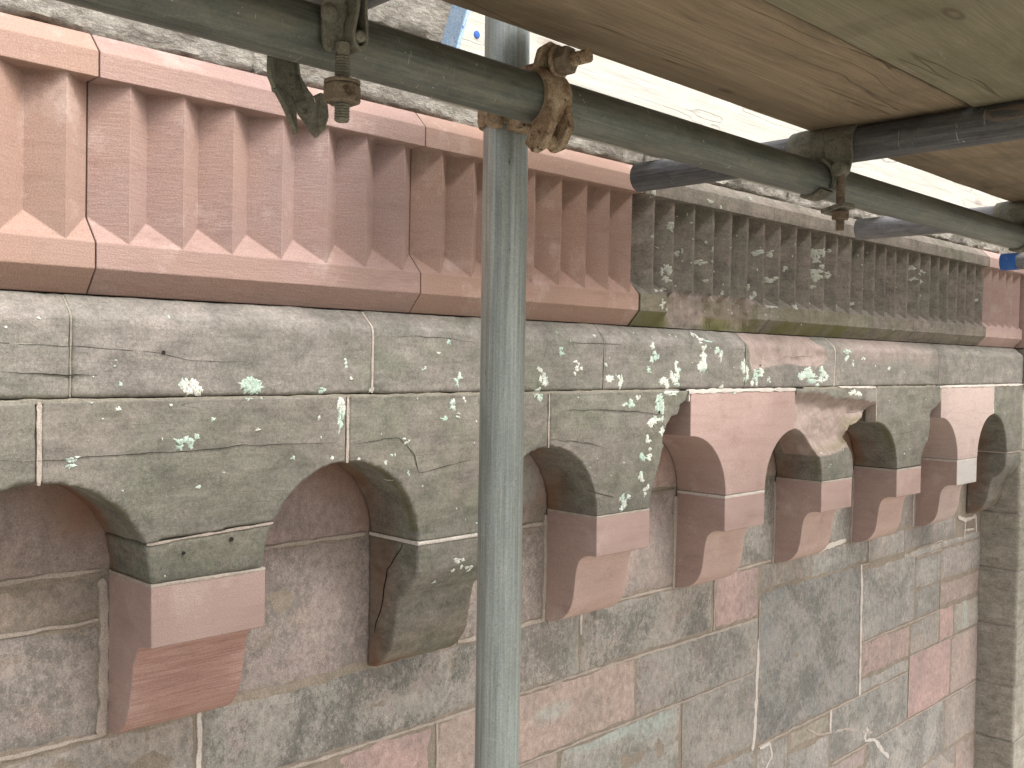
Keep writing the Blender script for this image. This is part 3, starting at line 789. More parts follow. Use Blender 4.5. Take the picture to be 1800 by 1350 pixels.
# rough masonry above the frieze
def rough(x0, x1, z0, z1, y, seed, amp=.014):
    st = .006 if z0 < .5 else .012; nx = int((x1-x0)/st); nz = max(2, int((z1-z0)/st)); vs = []; fs = []
    for j in range(nz+1):
        for i in range(nx+1):
            x = x0+(x1-x0)*i/nx; z = z0+(z1-z0)*j/nz; e = min(x-x0, x1-x, z-z0, z1-z)
            q = fbm(x*7+seed, z*10, 2, 5)+.5*abs(fbm(x*22+seed, z*34, 5, 4))+.30*(1-abs(fbm(x*13+z*9+seed, z*26-x*5, 8, 4))*2)
            yy = y-amp*q*min(1, .55+e/.02)+(.004*(1-e/.006)**2 if e < .006 else 0)
            vs.append((x+(.004*fbm(z*30, seed, 0, 2) if i in (0, nx) else 0), yy, z+.006*(fbm(x*20, seed, 0, 3) if j in (0, nz) else 0)))
    W = nx+1
    for j in range(nz):
        for i in range(nx): fs.append([j*W+i, j*W+i+1, (j+1)*W+i+1, (j+1)*W+i])
    ring = [i for i in range(W)] + [j*W+nx for j in range(1, nz+1)] + [nz*W+i for i in range(nx-1, -1, -1)] + [j*W for j in range(nz-1, 0, -1)]
    b = len(vs)
    for q in ring: vs.append((vs[q][0], .129, vs[q][2]))
    R = len(ring)
    for q in range(R): fs.append([ring[q], b+q, b+(q+1) % R, ring[(q+1) % R]])
    me = mesh('stone', vs, fs, 60); o = part('stone', me, MT['rough'], wall); BV.append(o)
for a, b, s in ((-1.1, -.35, 1), (-.345, .31, 2), (.315, .72, 3), (.725, 1.18, 4), (1.185, 1.60, 5), (1.605, 2.17, 6), (2.175, 2.72, 7), (2.725, 3.18, 8), (3.185, 3.9, 9), (3.905, 4.6, 10)):
    rough(a, b, .3935, .508+.012*random.uniform(-1, 1), .038, s*5.1)
for a, b, s in ((-1.1, -.1, 1), (-.095, .56, 2), (.565, 1.31, 3), (1.315, 2.0, 4), (2.005, 2.9, 5), (2.905, 3.9, 6)):
    rough(a, b, .524, .755, .048, s*7.7, .006)
for rr in range(3):
    x = -1.1
    while x < 4.4:
        L = random.uniform(.5, .9); rough(x, x+L-.006, .765+.3*rr, 1.058+.3*rr, .05, x*3+rr, .006); x += L

# recessed wall stones: x0,x1,z0,z1,(colour),crust
PINK = (.31, .25, .235); GREY = (.265, .255, .235); WARM = (.29, .25, .225); GRN = (.25, .25, .22); RED = (.29, .215, .19); PALE = (.33, .305, .28)
rects = [
 # niche backs
 (-1.1, -.2, -.289, -.05, RED, .2), (-.2, .209, -.289, -.05, RED, .2), (.209, .640, -.289, -.05, (.25, .185, .165), .1), (.640, 1.07, -.289, -.05, (.26, .18, .165), .1), (1.07, 1.51, -.318, -.05, (.27, .215, .19), .1),
 (1.51, 1.95, -.285, -.05, (.36, .25, .22), 0.), (1.95, 2.38, -.289, -.05, (.24, .20, .17), .3), (2.38, 2.815, -.289, -.05, (.22, .175, .15), .4), (2.815, 3.25, -.289, -.05, RED, .1), (3.25, 3.75, -.289, -.05, GREY, .3),
 (-1.1, -.2, -.513, -.289, WARM, .5), (-.2, .209, -.513, -.289, WARM, .5), (.209, .555, -.357, -.289, (.25, .195, .155), .2), (.209, .555, -.513, -.357, (.24, .205, .185), .65), (.555, .72, -.513, -.289, WARM, .3),
 (.72, 1.08, -.513, -.289, (.26, .205, .19), .55), (1.08, 1.165, -.513, -.289, GREY, .3), (1.165, 1.4355, -.510, -.318, (.25, .21, .185), .6), (1.4355, 1.53, -.510, -.285, GREY, .3), (1.53, 1.868, -.505, -.285, (.27, .215, .195), .55),
 (1.868, 2.0, -.505, -.289, GREY, .5), (2.0, 2.305, -.505, -.289, (.24, .22, .195), .8), (2.305, 2.45, -.505, -.289, GREY, .5), (2.45, 2.735, -.505, -.289, (.24, .225, .20), .7), (2.735, 2.85, -.510, -.289, GREY, .5), (2.85, 3.17, -.51, -.289, (.27, .22, .20), .45), (3.17, 3.3, -.51, -.289, GREY, .5), (3.3, 3.52, -.513, -.289, GREY, .6),
 # first course under the corbels
 (-1.1, -.35, -.643, -.513, WARM, .5), (-.35, .17, -.643, -.513, GREY, .6), (.17, .6955, -.643, -.513, (.255, .225, .195), .5), (.6985, 1.30, -.643, -.513, (.25, .235, .21), .9), (1.303, 1.539, -.641, -.510, (.26, .24, .21), .75),
 (1.542, 2.029, -.643, -.508, (.265, .25, .22), .85), (2.032, 2.236, -.644, -.508, (.33, .22, .205), .15), (2.239, 2.50, -.5795, -.508, (.27, .24, .21), .35), (2.503, 2.848, -.583, -.510, GREY, .6), (2.852, 3.10, -.585, -.513, PALE, .4), (3.103, 3.52, -.5845, -.513, (.27, .245, .23), .5),
 # course two
 (-1.1, -.1, -.782, -.643, PINK, .2), (-.1, .55, -.782, -.643, PINK, .3), (.553, 1.151, -.782, -.643, (.33, .215, .195), .05), (1.154, 1.729, -.782, -.643, (.315, .235, .20), .08), (1.732, 2.234, -.782, -.643, (.26, .245, .22), .7),
 (2.238, 2.803, -.977, -.5815, (.215, .215, .205), .75), (2.812, 3.193, -.820, -.6, (.24, .235, .22), .6), (3.105, 3.40, -.616, -.5865, PALE, .2), (3.403, 3.75, -.611, -.5865, GREY, .3), (3.196, 3.392, -.719, -.6195, GREY, .5), (3.395, 3.75, -.7215, -.615, (.28, .25, .23), .35),
 (3.196, 3.398, -.820, -.7215, (.245, .24, .22), .5), (3.401, 3.75, -.8145, -.7245, (.31, .235, .205), .1),
 # course three
 (-1.1, 0, -.94, -.782, GREY, .5), (0, .7, -.94, -.782, WARM, .3), (.703, 1.4805, -.94, -.782, (.30, .24, .205), .2), (1.4835, 1.9055, -.94, -.782, (.275, .265, .235), .6), (1.9085, 2.235, -.97, -.782, (.25, .235, .21), .55),
 (2.812, 3.162, -.931, -.8225, (.33, .235, .215), .2), (3.165, 3.398, -.931, -.8225, (.28, .25, .22), .3), (3.401, 3.52, -.931, -.8175, (.36, .235, .215), .02), (3.523, 3.75, -.931, -.8175, (.29, .27, .235), .1), (2.812, 3.155, -.977, -.9335, GREY, .4),
 # course four
 (-1.1, .3, -1.10, -.94, PINK, .2), (.303, 1.0, -1.10, -.94, GREY, .5), (1.003, 1.90, -1.10, -.94, WARM, .4), (1.903, 2.235, -1.13, -.973, GREY, .6), (2.238, 2.40, -1.13, -.98, GREY, .5), (2.403, 2.63, -1.04, -.98, (.27, .24, .18), .3), (2.634, 3.153, -1.135, -.98, (.235, .23, .21), .6), (3.157, 3.50, -1.135, -.934, (.36, .235, .22), .05), (3.503, 3.75, -1.135, -.934, (.32, .24, .215), .1),
 (2.403, 2.63, -1.14, -1.044, GREY, .5),
]
z = -1.137; row = 0
while z > -4.9:
    h = random.uniform(.14, .19) if z > -1.9 else .30; x = -1.1-random.uniform(0, .4)
    while x < 3.75:
        L = random.uniform(.3, .62) if z > -1.9 else random.uniform(.6, .9); x2 = min(3.75, x+L)
        if 3.75-x2 < .15: x2 = 3.75
        zt_ = z if x > 1.9 else (z+.034 if row == 0 else z)
        rects.append((x, x2-.003, z-h+.003, zt_-.001, random.choice([PINK, GREY, WARM, GRN, PALE, RED]), random.uniform(.1, .7))); x = x2
    z -= h; row += 1
cyan_spots = [(1.66, .18, .020, -.797), (1.80, .10, .03, -.81), (1.46, .07, .02, -.70), (3.62, .03, .10, -.87)]
def cyanf(co):
    return max([0]+[1.3*(1-((co.x-cx)/rx)**2-((co.z-cz)/rz)**2) for cx, rx, rz, cz in cyan_spots]) + (1.2*max(0, 1-((co.x-1.36)/.06)**2-((co.z+.235)/.045)**2))
def nicher(co):
    if co.z < -.30: return 0
    ph = ((co.x-C0+PT/2) % PT)-PT/2
    return max(0, min(1, (sqrt(ph*ph+(co.z-ZS)**2)-.06)/.08))*.9*(.55+.9*fbm(co.x*8, 0, co.z*8, 3))
g = .0015
for i, (x0, x1, z0, z1, c_, cr) in enumerate(rects):
    big = z1 < -1.9
    at = None
    if not big:
        at = {'cyan': cyanf}
        if z1 > -.1: at['rusty'] = nicher
    v = random.uniform(.96, 1.08)*1.25; m_ = sum(c_)/3; m_ = m_*.6+.25*.4; c_ = tuple(m_+(q-sum(c_)/3)*.62 for q in c_)
    slab('stone', x0+g, x1-g, z0+g, z1-g, .130+random.uniform(-.0012, .0012), .20, MT['wall'], wall, step=.03 if big else .011, seed=i*2.7, attrs=at, colr=(c_[0]*v, c_[1]*v, c_[2]*v, cr), r=.003)
    BV.append(bpy.data.objects[-1] if False else wall.children[-1])
# bedding mortar behind and between the recessed stones
def sheet(name, x0, x1, z0, z1, y, mat, st=.012, amp=.001, d=.05):
    nx = int((x1-x0)/st); nz = int((z1-z0)/st); vs = []; fs = []
    for j in range(nz+1):
        for i in range(nx+1):
            x = x0+(x1-x0)*i/nx; z = z0+(z1-z0)*j/nz; vs.append((x, y+amp*fbm(x*25, z*25, 1, 3), z))
    W = nx+1
    for j in range(nz):
        for i in range(nx): fs.append([j*W+i, j*W+i+1, (j+1)*W+i+1, (j+1)*W+i])
    return part(name, mesh(name, vs, fs, 180), mat, wall)
sheet('mortar', -1.1, 3.775, -1.9, -.045, .1318, MT['mortar'])
slab('mortar', -1.1, 3.775, -4.95, -1.9, .134, .19, MT['mortar'], wall, step=.2)
slab('mortar', -1.15, 4.6, -1.95, 1.66, .205, .26, MT['mortar'], wall, step=.1)

# mortar between arch stones, round corbels and in the string course
def bead(name, pts, w, y, mat, th=.01, wob=.0012, nrm='Y'):
    """a flush ribbon of mortar along a line in the wall plane"""
    P = []
    for i in range(len(pts)-1):
        a, b = Vector(pts[i]), Vector(pts[i+1]); n = max(1, int((b-a).length/.006))
        P += [a+(b-a)*j/n for j in range(n)]
    P.append(Vector(pts[-1])); vs = []; fs = []
    for i, p in enumerate(P):
        d = (P[min(i+1, len(P)-1)]-P[max(0, i-1)]).normalized(); s = Vector((-d.y, d.x))
        q = p+s*wob*.7*fbm(p.x*30, p.y*30, 4, 3); dip = max(0, .0014*fbm(p.x*18, p.y*18, 7, 3)) if y > .1 else 0
        ww = w*(.8+.9*fbm(p.x*40, p.y*40, 9, 3)*.6)*(1 if 0 < i < len(P)-1 else .5)
        for s_, yy in ((-1.05, y+th), (-1, y+.0002), (-.5, y), (.5, y), (1, y+.0002), (1.05, y+th)):
            e = q+s*ww*s_; vs.append((e.x, yy+dip+.0004*noise.noise(Vector((p.x*200, p.y*200, s_))), e.y))
    for i in range(len(P)-1):
        for k_ in range(5): fs.append([i*6+k_, i*6+k_+1, (i+1)*6+k_+1, (i+1)*6+k_])
    o = part(name, mesh(name, vs, fs, 35), mat, wall); return o
for k_ in range(-2, 3): bead('mortar', [(crown(k_), -.1525), (crown(k_), -.055)], .0036 if k_ < 2 else .0020, .0006, MT['mortar_pink'], th=.03)
bead('mortar', [(crown(5), -.150), (crown(5), -.055)], .003, .0005, MT['mortar_pink'], th=.03)
bead('mortar', [(crown(6)-.0035, -.100), (crown(6)-.004, -.055)], .0022, .0003, MT['mortar_new'], th=.03)
bead('mortar', [(crown(7)-.0020, -.150), (crown(7)-.002, -.055)], .0040, -.0012, MT['mortar_new'], th=.03)
bead('mortar', [(crown(3)-.012, -.057), (crown(3)+.18, -.056), (crown(4)-.006, -.0562)], .0052, -.0024, MT['mortar_new'], th=.03)
bead('mortar', [(crown(3)-.0055, -.060), (crown(3)-.006, -.078)], .003, .0004, MT['mortar_new'], th=.03)
bead('mortar', [(crown(6)-.02, -.0565), (crown(7), -.055), (3.748, -.0535)], .0042, -.0022, MT['mortar_new'], th=.03)
bead('mortar', [(2.38, -.0525), (2.59, -.0545)], .0028, -.0008, MT['mortar_new'], th=.03)
for a, b in ((-1.1, 1.69), (2.2, 2.38), (2.6, 3.0)):
    bead('mortar', [(a, -.0540), ((a+b)/2, -.0546), (b, -.0540)], .0030, .0012, MT['mortar_dull'], th=.03)
def string_joint(x, w, mat):
    prof = [(.10, -.050), (.0016, -.050), (.0002, -.0), (.0002, .040), (.0024, .0468), (.0066, .0524), (.0285, .0722), (.10, .0722)]
    vs, fs = [], []; n = len(prof); st = 5
    segs = []
    dense = []
    for i in range(n-1):
        (a0, b0), (a1, b1) = prof[i], prof[i+1]; q = max(1, int(sqrt((a1-a0)**2+(b1-b0)**2)/.005))
        dense += [(a0+(a1-a0)*j/q, b0+(b1-b0)*j/q) for j in range(q)]
    dense.append(prof[-1]); m = len(dense)
    for s_ in (-1, 1):
        for y_, z_ in dense: vs.append((x+s_*w*(.75+.9*abs(fbm(z_*30, s_, x*9, 3)))+.0010*fbm(z_*20, x, 2, 2), y_, z_))
    fs = [list(range(m)), list(range(2*m-1, m-1, -1))]+[[i, (i+1) % m, m+(i+1) % m, m+i] for i in range(m)]
    part('mortar', mesh('mortar', vs, fs, 30), mat, wall)
for x, m, w in ((.461, 'mortar_dull', .0010), (.9045, 'mortar_pink', .0020), (1.445, 'mortar_dull', .0009), (1.939, 'mortar_dull', .0010), (2.357, 'mortar_pink', .0026), (3.016, 'mortar_pink', .0014), (-.45, 'mortar_dull', .0015)):
    string_joint(x, w, MT[m])
# impost joints (arch stone over corbel block)
def bedding(x0, x1, z0, z1, yf, mat):
    slab('mortar', x0, x1, z0, z1, yf, .1275, mat, wall, step=.004, r=.0008, amp=.0003, jit=.0006, seed=x0*7)
for k_, m in ((0, 'mortar_pink'), (2, 'mortar_pink'), (3, 'mortar_new'), (4, 'mortar_pink'), (5, 'mortar_pink'), (6, 'mortar_new')):
    bedding(mc(k_)-.0818, mc(k_)+.0818, -.2935, -.2872 if k_ in (3, 5, 6) else -.2888, -.0006, MT[m])
bedding(mc(1)-.0812, mc(1)+.0818, -.2915, -.2858, -.0008, MT['mortar_new'])
bedding(3.607, 3.749, -.2905, -.286, -.0004, MT['mortar_pink'])
bead('mortar', [(crown(0)+.1295, -.2375), (crown(0)+.2, -.2335), (crown(0)+.27, -.2305), (crown(1)-.124, -.2285)], .0020, .0004, MT['mortar_pink'], th=.06)
# bands of mortar where the new corbels were let into the wall (left side of each)
for k_, w in ((0, .008), (2, .005), (3, .006), (4, .004), (5, .0035), (6, .0035)):
    x = mc(k_)-.0815-w*.9
    bead('mortar', [(x-.001, -.300), (x+.001, -.38), (x, -.46), (x-.002, -.512)], w, .1265, MT['mortar_pink'], th=.01, wob=.003)
    x = mc(k_)+.0815+.003
    bead('mortar', [(x, -.300), (x, -.505)], .003, .1275, MT['mortar_pink'], th=.01, wob=.002)
# pale new pointing on the recessed wall
new_joints = [
 ([(2.803, -.5835), (2.808, -.66), (2.806, -.74), (2.812, -.83), (2.808, -.90), (2.811, -.976)], .0048), ([(2.803, -.585), (2.85, -.588)], .003), ([(2.849, -.588), (2.852, -.55), (2.848, -.513)], .003),
 ([(2.234, -.70), (2.232, -.78), (2.229, -.86), (2.225, -.94), (2.215, -.982)], .0055), ([(2.237, -.60), (2.236, -.66), (2.237, -.70)], .002),
 ([(2.632, -.978), (2.633, -1.043)], .0048), ([(2.50, -1.0), (2.56, -1.03), (2.63, -1.043), (2.72, -1.055), (2.84, -1.09), (2.90, -1.11)], .003),
 ([(2.25, -.985), (2.30, -.985), (2.312, -1.02), (2.27, -1.06), (2.24, -1.07), (2.245, -1.13)], .004), ([(2.84, -1.09), (2.86, -1.12), (2.92, -1.14), (2.98, -1.19), (3.02, -1.22)], .006), ([(2.86, -1.085), (2.88, -1.12)], .008),
 ([(3.393, -.72), (3.396, -.815)], .0024), ([(3.162, -.935), (3.158, -1.04), (3.156, -1.13)], .0030), ([(3.19, -.617), (3.40, -.6125)], .0016), ([(3.195, -.586), (3.402, -.5845)], .0016),
 ([(2.52, -.512), (2.60, -.506), (2.70, -.500)], .006), ([(3.16, -.512), (3.165, -.40), (3.155, -.30)], .0035), ([(1.541, -.512), (1.5405, -.56)], .0035), ([(1.51, -.505), (1.545, -.512)], .003),
 ([(.697, -.513), (.6965, -.56), (.696, -.643)], .0042), ([(3.53, -.515), (3.60, -.535), (3.70, -.53)], .006), ([(3.60, -.535), (3.595, -.60)], .004), ([(3.70, -.53), (3.705, -.59)], .005), ([(3.60, -.57), (3.68, -.575)], .004),
 ([(1.153, -.643), (1.1545, -.72), (1.1525, -.782)], .003), ([(1.907, -.785), (1.9065, -.86), (1.908, -.94)], .0014), ([(2.03, -.643), (2.031, -.58), (2.029, -.51)], .0026),
]
for P, w in new_joints: bead('mortar', P, w*(1.35 if P[0][1] < -.97 or w > .0045 else 1), .1285, MT['mortar_new' if w > .0034 else 'mortar_pink'], th=.01, wob=.003)
for P, w in (([(-.3, -.643), (.6, -.6435), (1.25, -.644), (1.5, -.642), (1.85, -.645), (2.23, -.648)], .0030), ([(-.3, -.782), (.9, -.7825), (1.6, -.783), (1.95, -.785), (2.22, -.782)], .0024), ([(.17, -.514), (.56, -.5125)], .0032), ([(.209, -.3575), (.55, -.356)], .0026), ([(.209, -.2885), (.55, -.288)], .0032), ([(.73, -.2905), (.99, -.289)], .0034), ([(1.165, -.319), (1.425, -.318)], .004), ([(2.24, -.979), (2.8, -.979), (3.15, -.979)], .0026), ([(2.82, -.822), (3.4, -.8195)], .0022), ([(3.15, -.9325), (3.74, -.933)], .0024), ([(2.64, -1.137), (3.74, -1.137)], .0024), ([(1.6, -.2855), (1.86, -.2855)], .002), ([(1.20, -.5115), (1.43, -.509)], .004), ([(1.6, -.507), (1.86, -.509)], .003), ([(2.06, -.508), (2.29, -.505)], .003)):
    bead('mortar', P, w, .1290, MT['mortar_pink' if w > .0021 else 'mortar'], th=.01, wob=.0025)

# small dark fixings / holes in the arch stones: shallow plugs
def plug(x, z, r, y=-.0004):
    vs, fs = revolve((x, y-.0006, z), (0, 1, 0), [(0, r), (.0008, r*1.05), (.0011, r*.5), (.0030, r*.45)], 12); part('fixing_hole', mesh('fixing_hole', vs, fs, 40), MT['crack'], wall)
for x, z, r in ((.6045, -.2535, .0022), (.6725, -.2435, .0030), (.5755, .005, .0026), (2.0, .0, .0018), (1.62, -.097, .0026), (1.600, -.124, .0022)): plug(x, z, r)

# ------------------------------------------------------------------ pier at the right
pier = empty('stone_pier', (4.1, .06, -5.0), 'weathered grey green stone pier at the right end of the corbel table', 'pier')
zs = [-.052, -.285, -.511, -.717, -.918, -1.133, -1.330, -1.53, -1.74, -1.95, -2.3, -2.7, -3.1, -3.6, -4.2, -4.95]
for i in range(len(zs)-1):
    zt_, zb_ = zs[i], zs[i+1]; vs, fs = extrude_yz([(.0+.0015*noise.noise(Vector((i*3.3, 0, 0))), zb_+.0016), (.16, zb_+.0016), (.16, zt_-.0016), (.0+.0015*noise.noise(Vector((i*3.3, 0, 0))), zt_-.0016)], 3.7515, 4.35 if i % 2 else 4.20)
    me = mesh('stone', vs, fs)
    me = remesh(me, .006 if i < 8 else .02); weather(me, .0016, 16, i*4.4)
    part('stone', me, MT['old_pier'], pier)
    if not i % 2:
        vs, fs = extrude_yz([(.001, zb_+.0016), (.1285, zb_+.0016), (.1285, zt_-.0016), (.001, zt_-.0016)], 4.2035, 4.6)
        part('stone', bevel_me := mesh('stone', vs, fs), MT['old_pier'], pier)
vs, fs = boxv((4.15, .068, -2.5), (.392, .062, 2.44)); part('mortar', mesh('mortar', vs, fs), MT['mortar_pink'], pier)
# string course and frieze turning round the pier
vs, fs = extrude_yz([(.128, -.0485), (-.0, -.0485), (-.036, -.03), (-.036, .040), (-.028, .050), (-.006, .0735), (.128, .0735)], 3.7515, 4.6)
me = remesh(mesh('string_course_stone', vs, fs), .006); weather(me, .0012, 18, 91); part('string_course_stone', me, MT['old_string'], pier)
_w = wall; BVn = len(BV)
wall = pier
frieze(3.7455+J, 4.6, [3.79+.071*i for i in range(11)], MT['new_block'], yoff=-.034)
wall = _w

# ------------------------------------------------------------------ lichen crusts on the stones
LF = [(0.6126, -0.0365, 0.0141, 0.0133), (0.699, -0.0417, 0.0164, 0.0146), (0.6038, -0.1098, 0.0124, 0.0103), (0.4618, -0.1281, 0.0086, 0.0061), (0.8462, -0.0778, 0.01, 0.0192), (0.8142, -0.0451, 0.0067, 0.0049), (0.9012, -0.046, 0.0063, 0.006), (1.0528, 0.0274, 0.0049, 0.0046), (1.0338, 0.0116, 0.0036, 0.0022), (1.0072, -0.0148, 0.0047, 0.0044), (1.077, -0.0283, 0.0087, 0.0093), (1.0655, -0.0715, 0.0062, 0.0092), (1.0889, -0.0636, 0.005, 0.0047), (1.0464, -0.0921, 0.0073, 0.0046), (1.077, -0.0912, 0.0068, 0.0042), (0.9712, -0.1278, 0.0056, 0.0035), (0.9426, -0.1457, 0.0044, 0.0044), (0.9307, -0.158, 0.0044, 0.0035), (0.9754, -0.1759, 0.0056, 0.0035), (1.3262, 0.0205, 0.0076, 0.0092), (1.278, -0.0316, 0.0132, 0.011), (1.2712, -0.0557, 0.0102, 0.011), (1.3703, -0.0089, 0.0094, 0.0083), (1.4676, -0.0321, 0.0153, 0.0087), (1.4934, -0.0365, 0.0087, 0.011), (1.5227, -0.0809, 0.0142, 0.0088), (1.5982, 0.0164, 0.0112, 0.0125), (1.5841, -0.0121, 0.0074, 0.0056), (1.6219, -0.0829, 0.0191, 0.0172), (1.6799, -0.0116, 0.0139, 0.0163), (1.6039, -0.1144, 0.0188, 0.0114), (1.633, -0.1326, 0.0096, 0.0093), (1.6439, -0.051, 0.0135, 0.0104), (1.6687, -0.0326, 0.0157, 0.0105), (1.6396, -0.0348, 0.0193, 0.0081), (1.7631, 0.0008, 0.0189, 0.0181), (1.7788, 0.0347, 0.0085, 0.0084), (1.8219, 0.0319, 0.0109, 0.0097), (1.8399, 0.02, 0.0088, 0.0099), (1.9271, -0.0041, 0.014, 0.0178), (1.9419, -0.0231, 0.0094, 0.0153), (1.9851, -0.0295, 0.0121, 0.0143), (1.9968, -0.0166, 0.0171, 0.0091), (2.0395, -0.0336, 0.0075, 0.0053), (1.6695, -0.0582, 0.0197, 0.0059), (1.5836, -0.1817, 0.013, 0.0102), (1.57, -0.2238, 0.0092, 0.0091), (1.58, -0.2494, 0.0083, 0.008), (1.512, -0.2672, 0.0123, 0.0144), (1.5864, -0.1535, 0.0093, 0.0079), (2.2189, -0.0201, 0.0363, 0.0153), (2.2535, -0.0369, 0.0313, 0.0098), (2.3049, -0.0229, 0.0206, 0.0099), (2.2896, -0.0087, 0.0146, 0.0085), (2.4241, 0.0242, 0.0126, 0.0073), (2.4234, 0.0389, 0.0141, 0.0066), (1.8467, -0.0479, 0.011, 0.0049), (1.8921, -0.0583, 0.0183, 0.005), (1.326, -0.1672, 0.0039, 0.0026), (0.7894, -0.0521, 0.0023, 0.002), (0.5857, -0.0617, 0.0023, 0.0018), (0.5182, -0.0652, 0.0035, 0.0028), (0.5215, -0.0345, 0.0022, 0.0028), (0.6449, -0.0817, 0.0029, 0.003), (0.7126, -0.0985, 0.0044, 0.0027), (0.6255, -0.1695, 0.0032, 0.0026), (0.8573, -0.0072, 0.006, 0.005), (0.8647, -0.0289, 0.003, 0.0025), (1.1121, -0.2891, 0.009, 0.0038), (1.0753, -0.3417, 0.0037, 0.0028), (1.0825, -0.3259, 0.0087, 0.0042), (1.1106, -0.3418, 0.0077, 0.0048), (1.045, -0.3577, 0.0036, 0.0023), (0.9576, -0.3288, 0.0039, 0.004), (0.767, -0.1398, 0.0038, 0.0028), (0.8341, -0.1437, 0.003, 0.0029), (0.8797, -0.1481, 0.0031, 0.0021), (0.7165, -0.0551, 0.0022, 0.0015), (0.8089, -0.0851, 0.0029, 0.0033), (1.9367, -0.0104, 0.0094, 0.0051), (2.4602, -0.0673, 0.0256, 0.0067), (2.4993, -0.0738, 0.0131, 0.006), (1.6534, -0.1682, 0.0078, 0.0047), (2.4566, 0.0069, 0.008, 0.0052), (2.5208, 0.0225, 0.01, 0.0037), (2.6666, -0.0038, 0.0089, 0.0062), (1.5474, -0.068, 0.0081, 0.005), (1.4499, -0.002, 0.0059, 0.0043), (1.3208, 0.0531, 0.0045, 0.0026), (1.7782, 0.0516, 0.0169, 0.0048), (1.7611, 0.0608, 0.0084, 0.0072), (1.4236, 0.051, 0.0058, 0.0026), (1.6531, 0.1911, 0.0175, 0.0162), (1.6659, 0.2827, 0.0118, 0.0105), (1.6073, 0.2525, 0.0075, 0.0057), (1.6267, 0.2384, 0.0057, 0.0034), (1.6973, 0.2297, 0.008, 0.0094), (1.7737, 0.2171, 0.0169, 0.0072), (1.8206, 0.2209, 0.0108, 0.0061), (1.822, 0.2443, 0.0087, 0.011), (1.7961, 0.18, 0.0085, 0.006), (1.6218, 0.1486, 0.0076, 0.0069), (1.6427, 0.1534, 0.0096, 0.0058), (1.6011, 0.3358, 0.0075, 0.009), (1.6417, 0.121, 0.0096, 0.0081), (1.6556, 0.1101, 0.0068, 0.0052), (1.999, 0.2561, 0.0218, 0.0091), (2.061, 0.2589, 0.0152, 0.0079), (2.0633, 0.2009, 0.0202, 0.0106), (1.9906, 0.1583, 0.0145, 0.013), (1.973, 0.1766, 0.0096, 0.0077), (2.1267, 0.2336, 0.0105, 0.0081), (2.2852, 0.2741, 0.026, 0.0211), (2.2755, 0.231, 0.0258, 0.021), (2.2656, 0.1952, 0.0171, 0.0085), (2.3371, 0.2284, 0.0149, 0.01), (2.3856, 0.1591, 0.0137, 0.0058), (2.4795, 0.1669, 0.0129, 0.0059), (2.1706, 0.1413, 0.0135, 0.0069), (2.3401, 0.2932, 0.0134, 0.0058), (2.8454, 0.286, 0.0272, 0.0081), (2.8432, 0.2564, 0.0193, 0.0066), (2.913, 0.2812, 0.0201, 0.0083), (2.9065, 0.2541, 0.016, 0.01), (3.3388, 0.2227, 0.0171, 0.0073), (2.5927, 0.2298, 0.0086, 0.0039), (1.7934, 0.2599, 0.0064, 0.0036), (1.7111, 0.2368, 0.006, 0.0059), (1.8625, 0.1572, 0.0066, 0.005), (1.7108, 0.121, 0.006, 0.0035), (2.0533, 0.1355, 0.0377, 0.0026), (1.8385, 0.3368, 0.0066, 0.0061), (1.797, 0.344, 0.0096, 0.006), (1.9609, 0.3718, 0.0107, 0.0051)]
LB = [(0.5492, -0.5512, 0.0061, 0.0055), (1.4736, -0.7079, 0.0043, 0.0093), (1.6454, -0.7373, 0.0077, 0.0136), (1.6423, -0.7611, 0.0057, 0.0061), (1.5933, -0.7526, 0.0047, 0.006), (1.9706, -0.6344, 0.0083, 0.0068), (1.9194, -0.6236, 0.0057, 0.0054), (1.9131, -0.6384, 0.0045, 0.0027), (1.598, -0.72, 0.0074, 0.003), (1.483, -0.7438, 0.006, 0.0093), (1.4246, -0.7562, 0.0066, 0.004), (1.5044, -0.7037, 0.0079, 0.0059), (2.041, -0.9428, 0.0062, 0.0035), (2.0863, -0.9607, 0.0064, 0.0042), (1.9369, -0.8808, 0.0058, 0.0034), (2.9737, -0.6458, 0.006, 0.0071), (2.8709, -0.7601, 0.0096, 0.0105), (2.6291, -0.931, 0.0085, 0.0066), (3.5342, -1.1775, 0.0103, 0.0091), (3.6162, -1.1724, 0.0186, 0.0052), (3.7962, -1.271, 0.0229, 0.0151), (3.7867, -1.2961, 0.0199, 0.0151), (3.2811, -1.0418, 0.0369, 0.0096), (1.0922, -0.3381, 0.0031, 0.0034), (3.3989, -1.0599, 0.0121, 0.0049), (3.4527, -0.7517, 0.0075, 0.005), (3.6703, -0.7867, 0.0082, 0.0062), (1.9181, -0.7956, 0.0046, 0.0034), (1.9336, -0.708, 0.0058, 0.0047), (1.8269, -0.6365, 0.0043, 0.0033), (1.9288, -0.7713, 0.0104, 0.0054), (1.734, -0.7395, 0.0061, 0.0032)]
dg = bpy.context.evaluated_depsgraph_get()
allv, allf = [], []
for o in BV:
    me = o.data; n0 = len(allv); allv += [v.co.copy() for v in me.vertices]
    allf += [[i+n0 for i in p.vertices] for p in me.polygons]
bvh = BVHTree.FromPolygons(allv, allf)
LV, LFa = [], []
